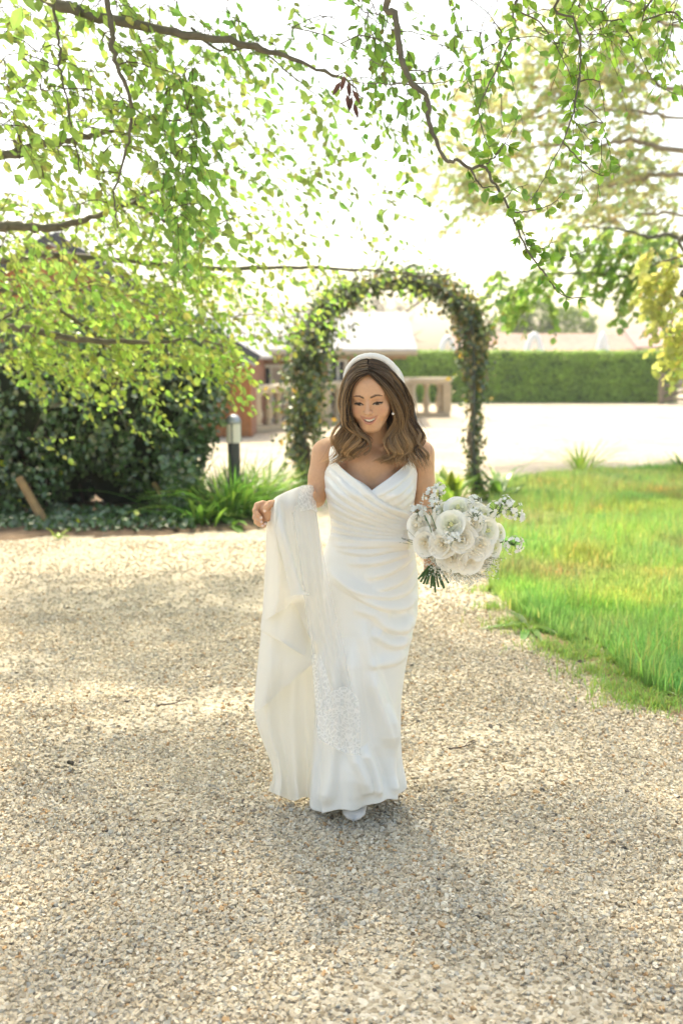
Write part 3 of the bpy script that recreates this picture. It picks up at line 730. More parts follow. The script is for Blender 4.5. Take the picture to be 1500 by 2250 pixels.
fill(TA, (20, 70, 960, 985), (7.4, 7.6), 2, .055, (1.12, 1.18, 1.0))
fill(TA, (270, 330, 900, 950), (7.8, 8.1), 3, .055, (1.12, 1.18, 1.0))
fill(TA, (420, 720, 580, 740), (7.8, 8.8), 52, .060, (1.12, 1.18, 1.0), nl=(5, 9))
fill(TA, (640, 1000, 575, 630), (8.6, 9.0), 34, .062, (1.12, 1.18, 1.0), nl=(4, 8))
fill(TA, (540, 700, 640, 740), (8.2, 8.5), 12, .062, (1.12, 1.18, 1.0), nl=(4, 7))
fill(TA, (0, 900, -10, 60), (5.2, 6.6), 26, .064, G1)
# canopy above the frame that shades the drive and the bride
def canopy(T, xr, yr, n, leaf=.085, zoff=(.25, 2.6), gate=None):
    k = 0
    while k < n:
        x, y = rng.uniform(*xr), rng.uniform(*yr)
        if gate is not None and rng.uniform() > gate(x, y): continue
        if (x > 1.5 and y > 5.2) or (x < -.8 and y > 6.6): continue
        z = CAMZ + .345 * y + rng.uniform(*zoff)
        T.spray(A([x, y, z]), rng.normal(size=3) * A([1, 1, .25]) + A([.3, -.3, -.2]), rng.uniform(.35, .6), int(rng.integers(9, 14)), leaf, G1, .45, link=False)
        k += 1
for a, b in (((-2.5, 5.0, 5.0), (1.2, 6.4, 5.6)), ((-2.0, 8.2, 5.6), (1.6, 8.2, 6.0)), ((-3.5, 4.0, 4.6), (-1.0, 3.2, 4.4))):
    TA.limb([A([-5.05, 6.45, 5.2]), A(a), (A(a) + A(b)) / 2 + A([0, 0, .1]), A(b)], .08, .012, 40)
gapn = lambda x, y: 1.0 if fbm(A(x * .75 + 4), A(y * .75), 77, 2) > .34 else .30
canopy(TA, (-4.6, 3.6), (3.6, 9.6), 1180, gate=gapn)
TA.finish(BEECH_Y, .85, 300)

# bare twigs with long buds at the top, and withered leaves
# ------------------------------------------------------------------ second beech: hanging twigs in focus on the right
TB = Tree('beech_tree', 'beech with twisted hanging branch and opening buds above the bouquet side', (2.6, -1.8, 0), BEECHBARK)
TB.limb([(2.6, -1.8, -.1), (2.55, -1.75, 1.5), (2.5, -1.6, 3.0), (2.3, -1.2, 4.6)], .3, .17, 20, 'trunk', 0, 16)
H1 = TB.limb([A([2.45, -1.55, 3.4]), A([1.9, .4, 4.0]), A([1.1, 2.0, 3.8]), A([.5, 3.2, 3.45]), A([.25, 3.7, 3.2]), A([.0, 4.4, 3.4])], .09, .02, 44)
H2 = TB.limb([A([2.45, -1.55, 3.5]), A([2.2, .8, 4.0]), A([1.8, 2.6, 3.8]), A([1.2, 3.8, 3.4]), A([.8, 4.4, 3.45])], .08, .015, 44)
def hang(px, r0, r1, start=None, n=40, seg=8):
    W = list(atv(px))
    if start is not None: W = [start] + W
    return TB.limb(W, r0, r1, n, 'branch', .004, seg)
br = hang([(862, -30, 3.62), (868, 30, 3.62), (876, 90, 3.62), (886, 140, 3.62), (905, 183, 3.62), (932, 204, 3.62), (943, 232, 3.62), (940, 262, 3.62), (956, 305, 3.62), (979, 352, 3.62), (1005, 351, 3.6), (1031, 368, 3.6), (1063, 366, 3.6), (1086, 404, 3.6), (1107, 437, 3.58), (1132, 492, 3.58), (1166, 561, 3.57), (1200, 606, 3.56), (1226, 641, 3.56), (1256, 654, 3.55), (1290, 652, 3.55)], .0115, .0014, H1[26], 110)
sub = []
for pl, r in (([(1031, 368, 3.6), (1050, 400, 3.6), (1062, 411, 3.6), (1090, 411, 3.6), (1108, 437, 3.58)], .004),
              ([(1055, 366, 3.6), (1085, 345, 3.6), (1110, 310, 3.6), (1142, 248, 3.6)], .0032),
              ([(1085, 345, 3.6), (1100, 325, 3.6), (1118, 308, 3.6)], .002),
              ([(1120, 468, 3.58), (1165, 463, 3.58), (1215, 445, 3.57), (1240, 420, 3.57)], .0025),
              ([(1132, 492, 3.58), (1150, 510, 3.58), (1158, 540, 3.6), (1190, 565, 3.6), (1230, 568, 3.6), (1285, 552, 3.6)], .0022),
              ([(1107, 437, 3.58), (1130, 415, 3.58), (1160, 405, 3.58)], .002),
              ([(1150, 530, 3.58), (1185, 545, 3.56), (1220, 530, 3.56)], .0016)):
    sub.append(hang(pl, r, .001, None, 26, 6))
hang([(1160, -30, 3.8), (1130, 60, 3.8), (1097, 140, 3.8), (1066, 200, 3.8), (1052, 245, 3.8), (1065, 300, 3.8), (1082, 345, 3.75)], .004, .0012, H2[32], 40, 6)
hang([(1155, -30, 3.9), (1190, 50, 3.9), (1222, 100, 3.9), (1240, 135, 3.9), (1262, 190, 3.9)], .004, .0012, H2[30], 30, 6)
hang([(1245, -30, 3.9), (1262, 40, 3.9), (1274, 90, 3.9), (1272, 165, 3.9), (1262, 230, 3.88), (1240, 300, 3.85), (1214, 352, 3.8), (1190, 400, 3.75), (1165, 440, 3.7)], .0055, .0012, H2[28], 44, 6)
hang([(1282, -30, 4.0), (1276, 80, 4.0), (1270, 140, 4.0), (1258, 220, 4.0)], .004, .001, H2[26], 24, 6)
hang([(1235, 310, 3.85), (1262, 338, 3.85), (1290, 365, 3.85), (1322, 385, 3.85), (1352, 372, 3.85), (1385, 348, 3.85)], .0028, .001, None, 24, 6)
hang([(1270, 170, 3.9), (1262, 260, 3.9), (1285, 295, 3.9), (1318, 322, 3.9)], .0022, .001, None, 20, 6)
hang([(1362, -30, 4.2), (1368, 45, 4.2), (1395, 95, 4.2), (1420, 150, 4.2), (1445, 185, 4.2), (1490, 208, 4.2)], .004, .0012, H2[22], 26, 6)
hang([(1450, -30, 4.2), (1480, 25, 4.2), (1520, 60, 4.2)], .006, .003, H2[20], 14, 6)
hang([(1285, 40, 3.9), (1310, 70, 3.95), (1350, 80, 4.0), (1400, 60, 4.1)], .002, .001, None, 14, 5)
hang([(1225, -30, 4.1), (1222, 70, 4.1), (1250, 130, 4.1), (1280, 150, 4.1)], .002, .001, None, 14, 5)
# thin bare twigs with long pointed buds
for pl in ([(860, 65, 3.9), (905, 70, 3.9), (960, 78, 3.9), (1035, 70, 3.9)], [(775, 0, 4.2), (815, 38, 4.2), (860, 65, 4.0)], [(905, 183, 3.7), (850, 184, 3.9), (790, 180, 4.0), (740, 165, 4.1)], [(905, 183, 3.7), (960, 182, 3.7), (1015, 175, 3.7)], [(890, 150, 3.7), (950, 155, 3.7), (1020, 135, 3.7)], [(640, 60, 4.6), (720, 80, 4.4), (830, 140, 4.2), (885, 150, 3.7)]):
    hang(pl, .0028, .001, None, 20, 5)
# leaf clusters at nodes of every hanging branch
def node_leaves(T, P, every, leaf, col, n=(3, 6), skip=0, spread=.5, along=.4):
    d = np.linalg.norm(np.diff(P, axis=0), axis=1); s = np.r_[0, np.cumsum(d)]
    for t in np.arange(skip, s[-1] + .001, every):
        i = min(np.searchsorted(s, t), len(P) - 1); b = P[i]; tg = nrm(P[min(i + 1, len(P) - 1)] - P[max(i - 1, 0)])
        side = nrm(np.cross(tg, rng.normal(size=3)))
        q = b + side * rng.uniform(.005, .02); T.tw.tube([b, q], .0013, 4, cap=False)
        for k in range(int(rng.integers(*n))):
            dd = side * .7 + tg * along + rng.normal(size=3) * spread + A([0, 0, -.25])
            T.P.append(q); T.D.append(dd); T.N.append(A([0, -.2, .4]) + rng.normal(size=3) * .6); T.L.append(leaf * rng.uniform(.6, 1.25)); T.C.append(A(col) * rng.uniform(.8, 1.2, 3))
for P in TB.skel[3:]:
    px, py = proj(P[len(P) // 2])
    if P is br: node_leaves(TB, P[62:], .055, .042, (.85, .95, .9)); node_leaves(TB, P[24:60], .22, .04, (.85, .95, .9), (1, 3))
    elif px > 1030: node_leaves(TB, P, .052 if py < 300 else .045, .042, (.95, .98, .9), (2, 5))
    else: node_leaves(TB, P, .11, .03, (.5, .35, .3), (1, 2), spread=.15, along=1.2)
fill(TB, (780, 900, -20, 200), (4.6, 5.2), 22, .058, (.72, .86, .85), d=(.2, 0, -.8), droop=.6)
fill(TB, (820, 930, 150, 220), (4.7, 5.0), 6, .055, (.8, .9, .85), d=(.2, 0, -.8))
fill(TB, (960, 1110, -20, 190), (4.4, 5.2), 18, .056, (.75, .9, .85), d=(.2, 0, -.8), droop=.6)
fill(TB, (1110, 1500, -20, 90), (4.2, 5.0), 30, .052, (.85, .95, .85), d=(.2, 0, -.6))
fill(TB, (1240, 1330, 80, 330), (3.9, 4.1), 10, .048, (.9, 1, .85), d=(.2, 0, -.7), L=(.12, .22), nl=(4, 7))
canopy(TB, (-1.6, 4.4), (2.6, 6.5), 380, gate=gapn)
TB.finish(BEECH_G, .85, 300)
# withered leaves caught on a twig
WITH = leaf_mat('withered_leaf', (.10, .05, .045), (.16, .07, .06), .4, .03)
wr = thing('withered_leaf_cluster', 'withered purple brown leaves hanging from a thin bare twig', 'dead leaves', at(768, 160, 4.05))
tw = MB(); tw.tube(spline(atv([(740, 165, 4.1), (757, 160, 4.06), (775, 180, 4.03), (772, 215, 4.0)]), 12), .002, 5); tw.build('stem', TWIG, wr, True)
for (x, y, dx_, dy_) in ((757, 165, -.25, -1), (765, 178, .1, -1), (775, 196, .5, -.9), (773, 210, -.2, -1), (762, 205, .15, -1), (777, 225, .3, -1), (748, 178, -.5, -.8)):
    V, Fl = leaf_cloud([at(x, y, 4.04)], [[dx_, .1, dy_]], [[.2, -1, .2]], .06, .45); obj('leaf', V, Fl, WITH, wr, False, np.ones((len(V), 3)))

# ------------------------------------------------------------------ trees behind on the right
TC = Tree('flowering_tree', 'large pale tree with brown limbs and cream-green young leaves beyond the lawn', (9.6, 18.0, 0), mat('brown_bark', (.30, .235, .16), .85, noise=(8, .3)))
TC.limb([(9.6, 18, -.1), (9.5, 18, 2), (9.4, 17.9, 4), (9.2, 17.8, 7)], .5, .3, 20, 'trunk', 0, 14)
for px, r in (([(1500, 330), (1400, 312), (1300, 318), (1200, 318), (1110, 345)], .10), ([(1500, 385), (1400, 395), (1300, 415), (1180, 422)], .09), ([(1500, 200), (1420, 165), (1360, 110), (1250, 80)], .08),
              ([(1500, 60), (1420, 20), (1330, -20)], .08), ([(1500, 260), (1350, 240), (1200, 250), (1050, 290)], .06), ([(1500, 470), (1380, 480), (1280, 500)], .06), ([(1130, 330), (1060, 390), (1000, 420)], .03)):
    W = list(atv([(x, y, 17.5 + .4 * math.sin(x)) for x, y in px]))
    if px[0][0] == 1500: W = [A([9.3, 17.9, max(W[0][2] - .3, 2.5)])] + W
    TC.limb(W, r * .6, .01, 40, wob=.05)
for reg, n in (((1030, 1500, 120, 470), 290), ((1150, 1500, -20, 200), 130), ((960, 1150, 240, 430), 30), ((1250, 1500, 380, 520), 60)):
    fill(TC, reg, (16.8, 18.6), n, .14, (1.0, 1.0, .95), d=(-.4, 0, .1), L=(.5, .9), nl=(16, 24), droop=.3, r=.004, up=.4)
TC.finish(leaf_mat('cream_leaf', (.50, .53, .27), (.60, .64, .32), .5, .02), .8, 0, True)

TD = Tree('maple_tree', 'green maple branches with broad leaf clusters below the pale tree', (7.6, 13.2, 0), BEECHBARK)
TD.limb([(7.6, 13.2, -.1), (7.5, 13.2, 1.5), (7.5, 13.1, 3), (7.4, 13.0, 5)], .22, .14, 16, 'trunk', 0, 12)
for px, r in (([(1520, 530), (1430, 520), (1340, 500), (1250, 500)], .04), ([(1520, 660), (1440, 620), (1350, 605), (1240, 600), (1150, 620)], .04), ([(1520, 590), (1450, 560), (1400, 540)], .03)):
    W = list(atv([(x, y, 12.8) for x, y in px])); TD.limb([A([7.45, 13.1, 2.2])] + W, r, .006, 36, wob=.02)
for reg, n in (((1290, 1460, 495, 560), 26), ((1230, 1330, 500, 560), 12), ((1330, 1470, 570, 680), 34), ((1100, 1210, 590, 680), 30), ((1150, 1330, 560, 620), 12), ((1420, 1500, 480, 560), 16)):
    fill(TD, reg, (12.4, 13.3), n, .11, (.95, .98, 1), d=(-.4, 0, -.4), L=(.25, .4), nl=(8, 13), droop=.6, r=.003)
TD.finish(leaf_mat('maple_leaf', (.18, .28, .07), (.36, .52, .11), .55, .03), 1.1, 200)

TE = Tree('golden_maple', 'golden yellow leaved maple branch hanging at the lawn side', (6.2, 9.4, 0), BEECHBARK)
TE.limb([(6.2, 9.4, -.1), (6.15, 9.4, 1.2), (6.1, 9.3, 2.6), (6.0, 9.3, 4)], .16, .1, 16, 'trunk', 0, 12)
for px, r in (([(1560, 520), (1500, 560), (1450, 575), (1420, 590)], .025), ([(1560, 640), (1510, 660), (1480, 690), (1470, 740)], .025)):
    TE.limb([A([6.1, 9.3, 2.1])] + list(atv([(x, y, 9.0) for x, y in px])), r, .004, 26)
for reg, n in (((1420, 1500, 540, 640), 26), ((1455, 1520, 640, 760), 26), ((1480, 1520, 740, 790), 10)):
    fill(TE, reg, (8.8, 9.2), n, .085, (1.1, 1, 1), d=(-.4, -.1, -.5), L=(.18, .3), nl=(7, 11), droop=.6, r=.002)
TE.finish(leaf_mat('golden_leaf', (.40, .44, .14), (.55, .62, .18), .55, .03), 1.1, 200)

def ball_tree(name, label, base, crown, n, leaf, m, bark, seed, holes=.35, trunk=.2):
    g = np.random.default_rng(seed); root = thing(name, label, 'tree', base)
    base = A(base, float)
    top = A(crown[0][:3]); t_ = MB(); t_.tube(spline([base - A([0, 0, .1]), (base + top) / 2 + g.normal(size=3) * .1, top], 12), np.linspace(trunk, trunk * .4, 12), 10); t_.build('trunk', bark, root, True)
    P = []; lb = MB()
    for (cx_, cy_, cz_, rx, ry, rz, wt) in crown:
        k = int(n * wt); u = rdir(k); rr = g.uniform(.55, 1.0, k) ** .6
        q = A([cx_, cy_, cz_]) + u * rr[:, None] * A([rx, ry, rz]); keep = fbm(q[:, 0] * 1.5 / rx + cz_, q[:, 2] * 1.5 / rz, seed) > holes; P.append(q[keep])
        for j in range(5):
            e = A([cx_, cy_, cz_]) + rdir(1)[0] * A([rx, ry, rz]) * .8; lb.tube(spline([base * .35 + top * .65, (top + e) / 2 + A([0, 0, .1]), e], 8), np.linspace(trunk * .3, trunk * .06, 8), 5)
    lb.build('limbs', bark, root, True)
    P = np.concatenate(P); k = len(P)
    V, Fl = leaf_cloud(P, rdir(k), rdir(k, .4), g.uniform(.6, 1.3, k) * leaf, .8, (LEAF_T4, LEAF_F4))
    cl = .6 + .8 * fbm(P[:, 0] * 2, P[:, 2] * 2, seed + 3)
    obj('crown', V, Fl, m, root, False, np.repeat(np.c_[cl, cl, cl] * g.uniform(.8, 1.2, (k, 1)), 4, 0), 'stuff')
    return root
GREYB = mat('grey_bark', (.25, .22, .19), .85)
FARG = leaf_mat('far_leaf', (.13, .19, .06), (.18, .26, .06), .4, .02)
c = at(1185, 705, 72); c2 = at(1250, 715, 72); c3 = at(1120, 722, 72); c4 = at(1040, 735, 72)
ball_tree('field_tree', 'rounded grey green tree standing behind the far barn', (c[0], 72, 0), [(c[0], 72, c[2], 2.4, 2, 1.7, .4), (c2[0], 72, c2[2], 2.0, 2, 1.3, .3), (c3[0], 72, c3[2], 1.6, 2, 1.2, .2), (c4[0], 72, c4[2], 1.4, 2, .8, .1)], 5200, .32, FARG, GREYB, 5)
# bare winter tree seen through the arch
bt = at(880, 790, 58); bare = thing('bare_tree', 'pale leafless tree seen through the ivy arch', 'tree', (bt[0], 58, 0)); zt_ = at(880, 640, 58)[2]
def branchy(root, base, top, r, m, depth, seed):
    g = np.random.default_rng(seed); mb = MB()
    trunk = MB(); trunk.tube(spline([base, (base + top) / 2 * A([1, 1, .9]) + g.normal(size=3) * .1, top], 12), np.linspace(r, r * .5, 12), 10); trunk.build('trunk', m, root, True)
    def rec(p, d, L, rr, k):
        e = p + d * L; mb.tube(spline([p, (p + e) / 2 + g.normal(size=3) * L * .07, e], 6), np.linspace(rr, rr * .55, 6), 5, cap=False)
        if k == 0: return
        for _ in range(3):
            rec(p + (e - p) * g.uniform(.4, 1), nrm(d + g.normal(size=3) * .5 + A([0, 0, .12])), L * g.uniform(.55, .75), rr * .5, k - 1)
    for _ in range(6):
        f_ = g.uniform(.45, 1); rec(base + (top - base) * f_, nrm(g.normal(size=3) * A([1, .6, .4]) + A([0, 0, .9])), g.uniform(1.2, 1.9), r * .5, depth)
    mb.build('branches', m, root, True, 'stuff')
branchy(bare, A([bt[0], 58, -.1]), A([bt[0], 58, zt_ - 1.2]), .22, GREYB, 3, 4)
bt2 = at(800, 790, 62); bare2 = thing('bare_tree', 'slender pale leafless tree rising over the low slate roof', 'tree', (bt2[0], 62, 0))
branchy(bare2, A([bt2[0], 62, -.1]), A([bt2[0], 62, 3.6]), .2, GREYB, 3, 9)

# ------------------------------------------------------------------ ivy bush on the left
IVY = leaf_mat('ivy_leaf', (.075, .165, .045), (.12, .24, .05), .25, .14, .32)
iv = thing('ivy_bush', 'large dark ivy covered bush with shadowed hollow under the beech leaves', 'bush', at(200, 1100, 10.6) * A([1, 1, 0]))
lump = [(60, 880, 10.7, 1.15, .75, .85), (240, 860, 10.8, .95, .8, .85), (390, 850, 10.9, .58, .6, .72), (425, 870, 11.4, .34, .4, .55), (-120, 950, 10.6, 1.0, .8, 1.0), (330, 960, 10.9, .7, .45, .6), (90, 780, 10.9, .9, .6, .55), (300, 750, 11.0, .7, .6, .55), (430, 790, 11.1, .38, .45, .5), (180, 730, 11.1, .8, .5, .5), (392, 1000, 10.9, .28, .35, .45), (40, 1040, 10.5, .55, .5, .5)]
P = []; Nn = []
for (x, y, Yc, rx, ry, rz) in lump:
    k = int(1700 * rx); u = rdir(k); u[:, 1] = np.where(rng.uniform(size=k) < .7, -np.abs(u[:, 1]), u[:, 1]); u = nrm(u)
    P.append(at(x, y, Yc) + u * A([rx, ry, rz]) * rng.uniform(.86, 1.06, (k, 1))); Nn.append(u)
k = 1500; b = np.c_[rng.uniform(-60, 430, k), rng.uniform(1130, 1172, k)]; P.append(np.array([gnd(*q) for q in b]) + np.c_[np.zeros(k), np.zeros(k), rng.uniform(.02, .14, k)]); Nn.append(np.tile([0, -.3, 1], (k, 1)))
k = 1100; b = np.c_[rng.uniform(-60, 415, k), rng.uniform(930, 1145, k)]; P.append(np.array([at(*q, 11.3 + rng.uniform(0, .3)) for q in b])); Nn.append(np.tile([.0, -1, .3], (k, 1)))
k = 800; b = np.c_[rng.uniform(360, 425, k), rng.uniform(1000, 1150, k)]; P.append(np.array([at(*q, 10.2 + rng.uniform(0, .3)) for q in b])); Nn.append(np.tile([.2, -1, .3], (k, 1)))
P = np.concatenate(P); Nn = np.concatenate(Nn); k = P[:, 2] > .02; P, Nn = P[k], Nn[k]
keep = fbm(P[:, 0] * 2.2, P[:, 2] * 2.2 + P[:, 1], 5) > .30; P, Nn = P[keep], Nn[keep]; k = len(P)
cc = np.tile(A([1, 1, 1.]), (k, 1)) * rng.uniform(.6, 1.4, (k, 1)); yl = rng.uniform(size=k) < .012; cc[yl] = A([9, 4.6, .5])
foliage(iv, P, A([0, -.25, -.6]) + rng.normal(size=(k, 3)) * .55, Nn + rng.normal(size=(k, 3)) * .45, rng.uniform(.05, .085, k), 1.05, cc, IVY, 300)
core = MB()  # near-black lumps put in as the shade of the bush's hollow
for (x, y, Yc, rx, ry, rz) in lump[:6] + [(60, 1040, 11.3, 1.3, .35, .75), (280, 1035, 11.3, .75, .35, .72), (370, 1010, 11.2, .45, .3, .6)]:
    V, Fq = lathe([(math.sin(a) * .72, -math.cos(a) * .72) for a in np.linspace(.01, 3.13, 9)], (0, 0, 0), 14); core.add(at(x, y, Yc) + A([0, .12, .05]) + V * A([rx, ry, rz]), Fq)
core.build('shade_core', mat('ivy_shade', (.02, .032, .012), 1.0, noise=(8, .5)), iv, True)
for i in range(13):
    x = rng.uniform(-40, 410); p = gnd(x, rng.uniform(1095, 1130)); q = at(x + rng.uniform(-60, 60), rng.uniform(880, 960), p[1] + .25)
    s_ = MB(); s_.tube(spline([p, (p + q) / 2 + rng.normal(size=3) * .08, q], 12), np.linspace(.022, .012, 12), 7); s_.build('stem', BARK, iv, True)
STK = mat('split_timber', (.36, .23, .11), .8, noise=(15, .3))
for pl, r, lb_ in (([(42, 1050), (106, 1157)], .05, 'leaning split timber stake propped against the ivy bush hollow'), ([(338, 1062), (372, 1108), (412, 1142)], .035, 'crooked pale log leaning out of the ivy by the green clump')):
    g_ = gnd(*pl[-1]); W = [at(*p, g_[1] + .15 * (len(pl) - 1 - i)) for i, p in enumerate(pl)]; W[-1] = g_ - A([0, 0, .03])
    m = MB(); m.tube(spline(W, 12), np.linspace(r * .8, r, 12), 7); tag(m.build('timber_stake', STK, None, False), lb_, 'stake')

# ------------------------------------------------------------------ ivy arch
AY = 12.05
ar = thing('ivy_arch', 'tall garden arch overgrown with dark ivy standing over the path', 'garden arch', gnd(860, 1090) * A([1, 1, 0]))
IVY2 = leaf_mat('climber_leaf', (.085, .15, .042), (.17, .25, .055), .4, .12, .3)
path_px = [(672, 1092), (668, 980), (668, 880), (678, 790), (694, 730), (728, 668), (785, 630), (860, 616), (930, 618), (1000, 652), (1036, 715), (1040, 790), (1042, 880), (1040, 990), (1048, 1088)]
AM = mat('arch_steel', (.06, .07, .06), .6)
for dy in (-.22, .25):
    PP = spline([at(x, y, AY + dy) for x, y in path_px], 90); PP[:, 2] = np.maximum(PP[:, 2], 0); m = MB(); m.tube(PP, .016, 8); m.build('frame_hoop', AM, ar, True)
C0 = spline([at(x, y, AY) for x, y in path_px], 90); C0[:, 2] = np.maximum(C0[:, 2], .0)
for i in range(4, 90, 8):
    m = MB(); m.tube([C0[i] + A([0, -.22, 0]), C0[i] + A([0, .25, 0])], .009, 6); m.build('rung', AM, ar, True)
for s0, s1, ph in ((0, 62, 0), (0, 55, 2), (89, 40, 1), (89, 50, 3.5), (89, 60, 5)):
    seg_ = C0[s0:s1] if s0 < s1 else C0[s1:s0 + 1][::-1]; t = np.linspace(0, 1, len(seg_))
    off = np.c_[.06 * np.sin(t * 22 + ph), .16 * np.cos(t * 18 + ph), 0 * t] + rng.normal(size=(len(seg_), 3)) * .01
    m = MB(); m.tube(seg_ + off, np.linspace(.03, .008, len(seg_)), 7); m.build('vine_stem', mat('vine_bark', (.16, .12, .08), .85), ar, True)
t = np.arange(90) / 89
dens = np.interp(t, [0, .08, .15, .25, .33, .45, .55, .65, .72, .78, .85, .93, 1], [.5, .65, 1.1, 1.3, 1.0, .95, .9, 1.1, 1.2, .85, .45, .3, .45])
rad = np.interp(t, [0, .08, .18, .28, .36, .5, .62, .7, .78, .86, 1], [.27, .26, .31, .30, .20, .17, .17, .21, .20, .12, .15])
seglen = np.r_[0, np.linalg.norm(np.diff(C0, axis=0), axis=1)]; pr = dens * rad * seglen; pr /= pr.sum()
k = 14500; i = rng.choice(90, k, p=pr); u = rdir(k); rr = np.abs(rng.normal(size=k)) * .55 + .15
P = C0[i] + rng.normal(size=(k, 3)) * .03 + u * (rr * rad[i])[:, None] * A([1, 1.6, 1])
keep = (fbm(P[:, 0] * 5, P[:, 2] * 5 + P[:, 1] * 3, 61) > .33) & ((fbm(P[:, 0] * 1.9 + 3, P[:, 2] * 1.9, 66, 2) > .34) | (rng.uniform(size=k) < .5)) & (P[:, 2] > .02); P, u, i = P[keep], u[keep], i[keep]; k = len(P)
cc = np.tile(A([1., 1, 1]), (k, 1)) * rng.uniform(.55, 1.4, (k, 1)); fr_ = i / 89
br_ = rng.uniform(size=k) < np.where(fr_ > .6, .3, .12); cc[br_] = cc[br_] * A([3.2, 1.5, 1.5])
pl_ = rng.uniform(size=k) < np.where(fr_ < .2, .25, .07); cc[pl_] = cc[pl_] * A([2.6, 2.2, 1.4])
foliage(ar, P, A([0, -.2, -.4]) + rng.normal(size=(k, 3)) * .7, u + A([0, -.4, .3]) + rng.normal(size=(k, 3)) * .5, rng.uniform(.05, .085, k), .95, cc, IVY2, 300)

# ------------------------------------------------------------------ border plants
STRAP = leaf_mat('strap_leaf', (.11, .26, .055), (.20, .42, .07), .45, .08)
STRAPY = leaf_mat('strap_leaf_pale', (.20, .34, .06), (.34, .52, .08), .5, .06)
def strap(base, d, L, wd, bend, n=7):
    d = nrm(d); hd = nrm(A([d[0], d[1], 0]) + 1e-6); s_ = np.cross(hd, [0, 0, 1]); t = np.linspace(0, 1, n)
    C = base + np.outer(t * L, d) + np.outer(t ** 2 * bend * L, hd) - np.outer(t ** 2.2 * bend * L * .7, [0, 0, 1])
    w_ = wd / 2 * np.minimum(1, (t + .25) * 1.6) * np.clip((1 - t) * 2.2, .02, 1) ** .8
    V = np.concatenate([C - s_ * w_[:, None], C + A([0, 0, -.004]) - A(hd) * 0, C + s_ * w_[:, None]]); i = np.arange(n - 1)
    return V, np.concatenate([np.stack([i, i + 1, i + n + 1, i + n], -1), np.stack([i + n, i + n + 1, i + 2 * n + 1, i + 2 * n], -1)])
def clump(name, label, px, n, L, wd, m, bend=(.2, .7), spread=.1, up=1.1, group=None, cat='plant', rise=0):
    b0 = gnd(*px); root = thing(name, label, cat, b0 * A([1, 1, 0]), group)
    for k in range(n):
        a = rng.uniform(0, 6.28); r = abs(rng.normal()) * spread; b = b0 + A([math.cos(a) * r, math.sin(a) * r, 0]); b[2] = gz(b[0], b[1]) + .01 + rng.uniform(0, rise)
        V, Fq = strap(b, A([math.cos(a) * rng.uniform(.1, .9), math.sin(a) * rng.uniform(.1, .9), up]), rng.uniform(*L), wd * rng.uniform(.7, 1.2), rng.uniform(*bend))
        c_ = rng.uniform(.65, 1.3) * A([rng.uniform(.8, 1.3), 1, .9]); obj('leaf', V, Fq, m, root, True, np.tile(c_, (len(V), 1)))
    return root
clump('leafy_clump', 'dense green strap leaved clump in front of the bollard lamp', (500, 1140), 240, (.35, .85), .022, STRAP, (.2, .8), .26)
clump('leafy_clump', 'upright green plants growing close round the bollard lamp post', (514, 1136), 150, (.45, .85), .02, STRAP, (.05, .4), .15)
clump('leafy_clump', 'low green clump leaning over the gravel beside the crooked log', (440, 1152), 70, (.25, .5), .035, STRAP, (.3, .9), .16)
clump('leafy_clump', 'green clump at the foot of the ivy arch beside the hand', (570, 1135), 90, (.25, .6), .024, STRAP, (.2, .8), .17)
clump('leafy_clump', 'pale yellow green plants between the bollard lamp and the ivy arch', (585, 1112), 60, (.4, .75), .04, STRAPY, (.1, .5), .2)
clump('leafy_clump', 'pale weedy plants under the edge of the ivy bush', (425, 1100), 40, (.35, .65), .05, STRAPY, (.2, .6), .2)
clump('lily_plant', 'tall plant with arching pointed leaves right of the ivy arch', (1098, 1095), 16, (.45, .72), .075, STRAP, (.25, .8), .04, 1.5)
clump('leafy_clump', 'bushy dark green plant at the foot of the lily plant', (1098, 1100), 60, (.18, .34), .03, STRAP, (.3, .9), .1)
clump('broad_leaf_plant', 'broad pale leaved plant behind the bouquet at the arch foot', (985, 1100), 14, (.35, .6), .11, STRAPY, (.2, .6), .12, 1.3)
clump('leafy_clump', 'yellow green weeds under the right leg of the ivy arch', (1000, 1108), 40, (.2, .45), .04, STRAPY, (.2, .7), .18)
clump('grass_clump', 'tall wispy grass clump at the back edge of the lawn', (1275, 1042), 60, (.3, .7), .022, STRAPY, (.05, .5), .09)
clump('leafy_clump', 'small leafy weed at the back of the lawn under the golden maple', (1500, 1040), 20, (.25, .45), .05, STRAP, (.2, .7), .1)
clump('dock_plant', 'flat broad leaved weed lying at the soil edge below the clump', (510, 1158), 6, (.22, .32), .10, STRAP, (.6, 1.0), .03, .35)
clump('dock_plant', 'flat grey green weed at the lawn edge on the gravel', (1160, 1385), 7, (.14, .22), .055, STRAP, (.6, 1.0), .03, .3)
clump('dock_plant', 'small flat weed among dead leaves by the lawn corner', (1440, 1530), 6, (.08, .13), .03, STRAP, (.6, 1.0), .02, .4)
clump('seedling', 'tiny bright seedling at the soil edge under the ivy bush', (130, 1185), 9, (.08, .14), .03, STRAPY, (.3, .8), .02, .8)
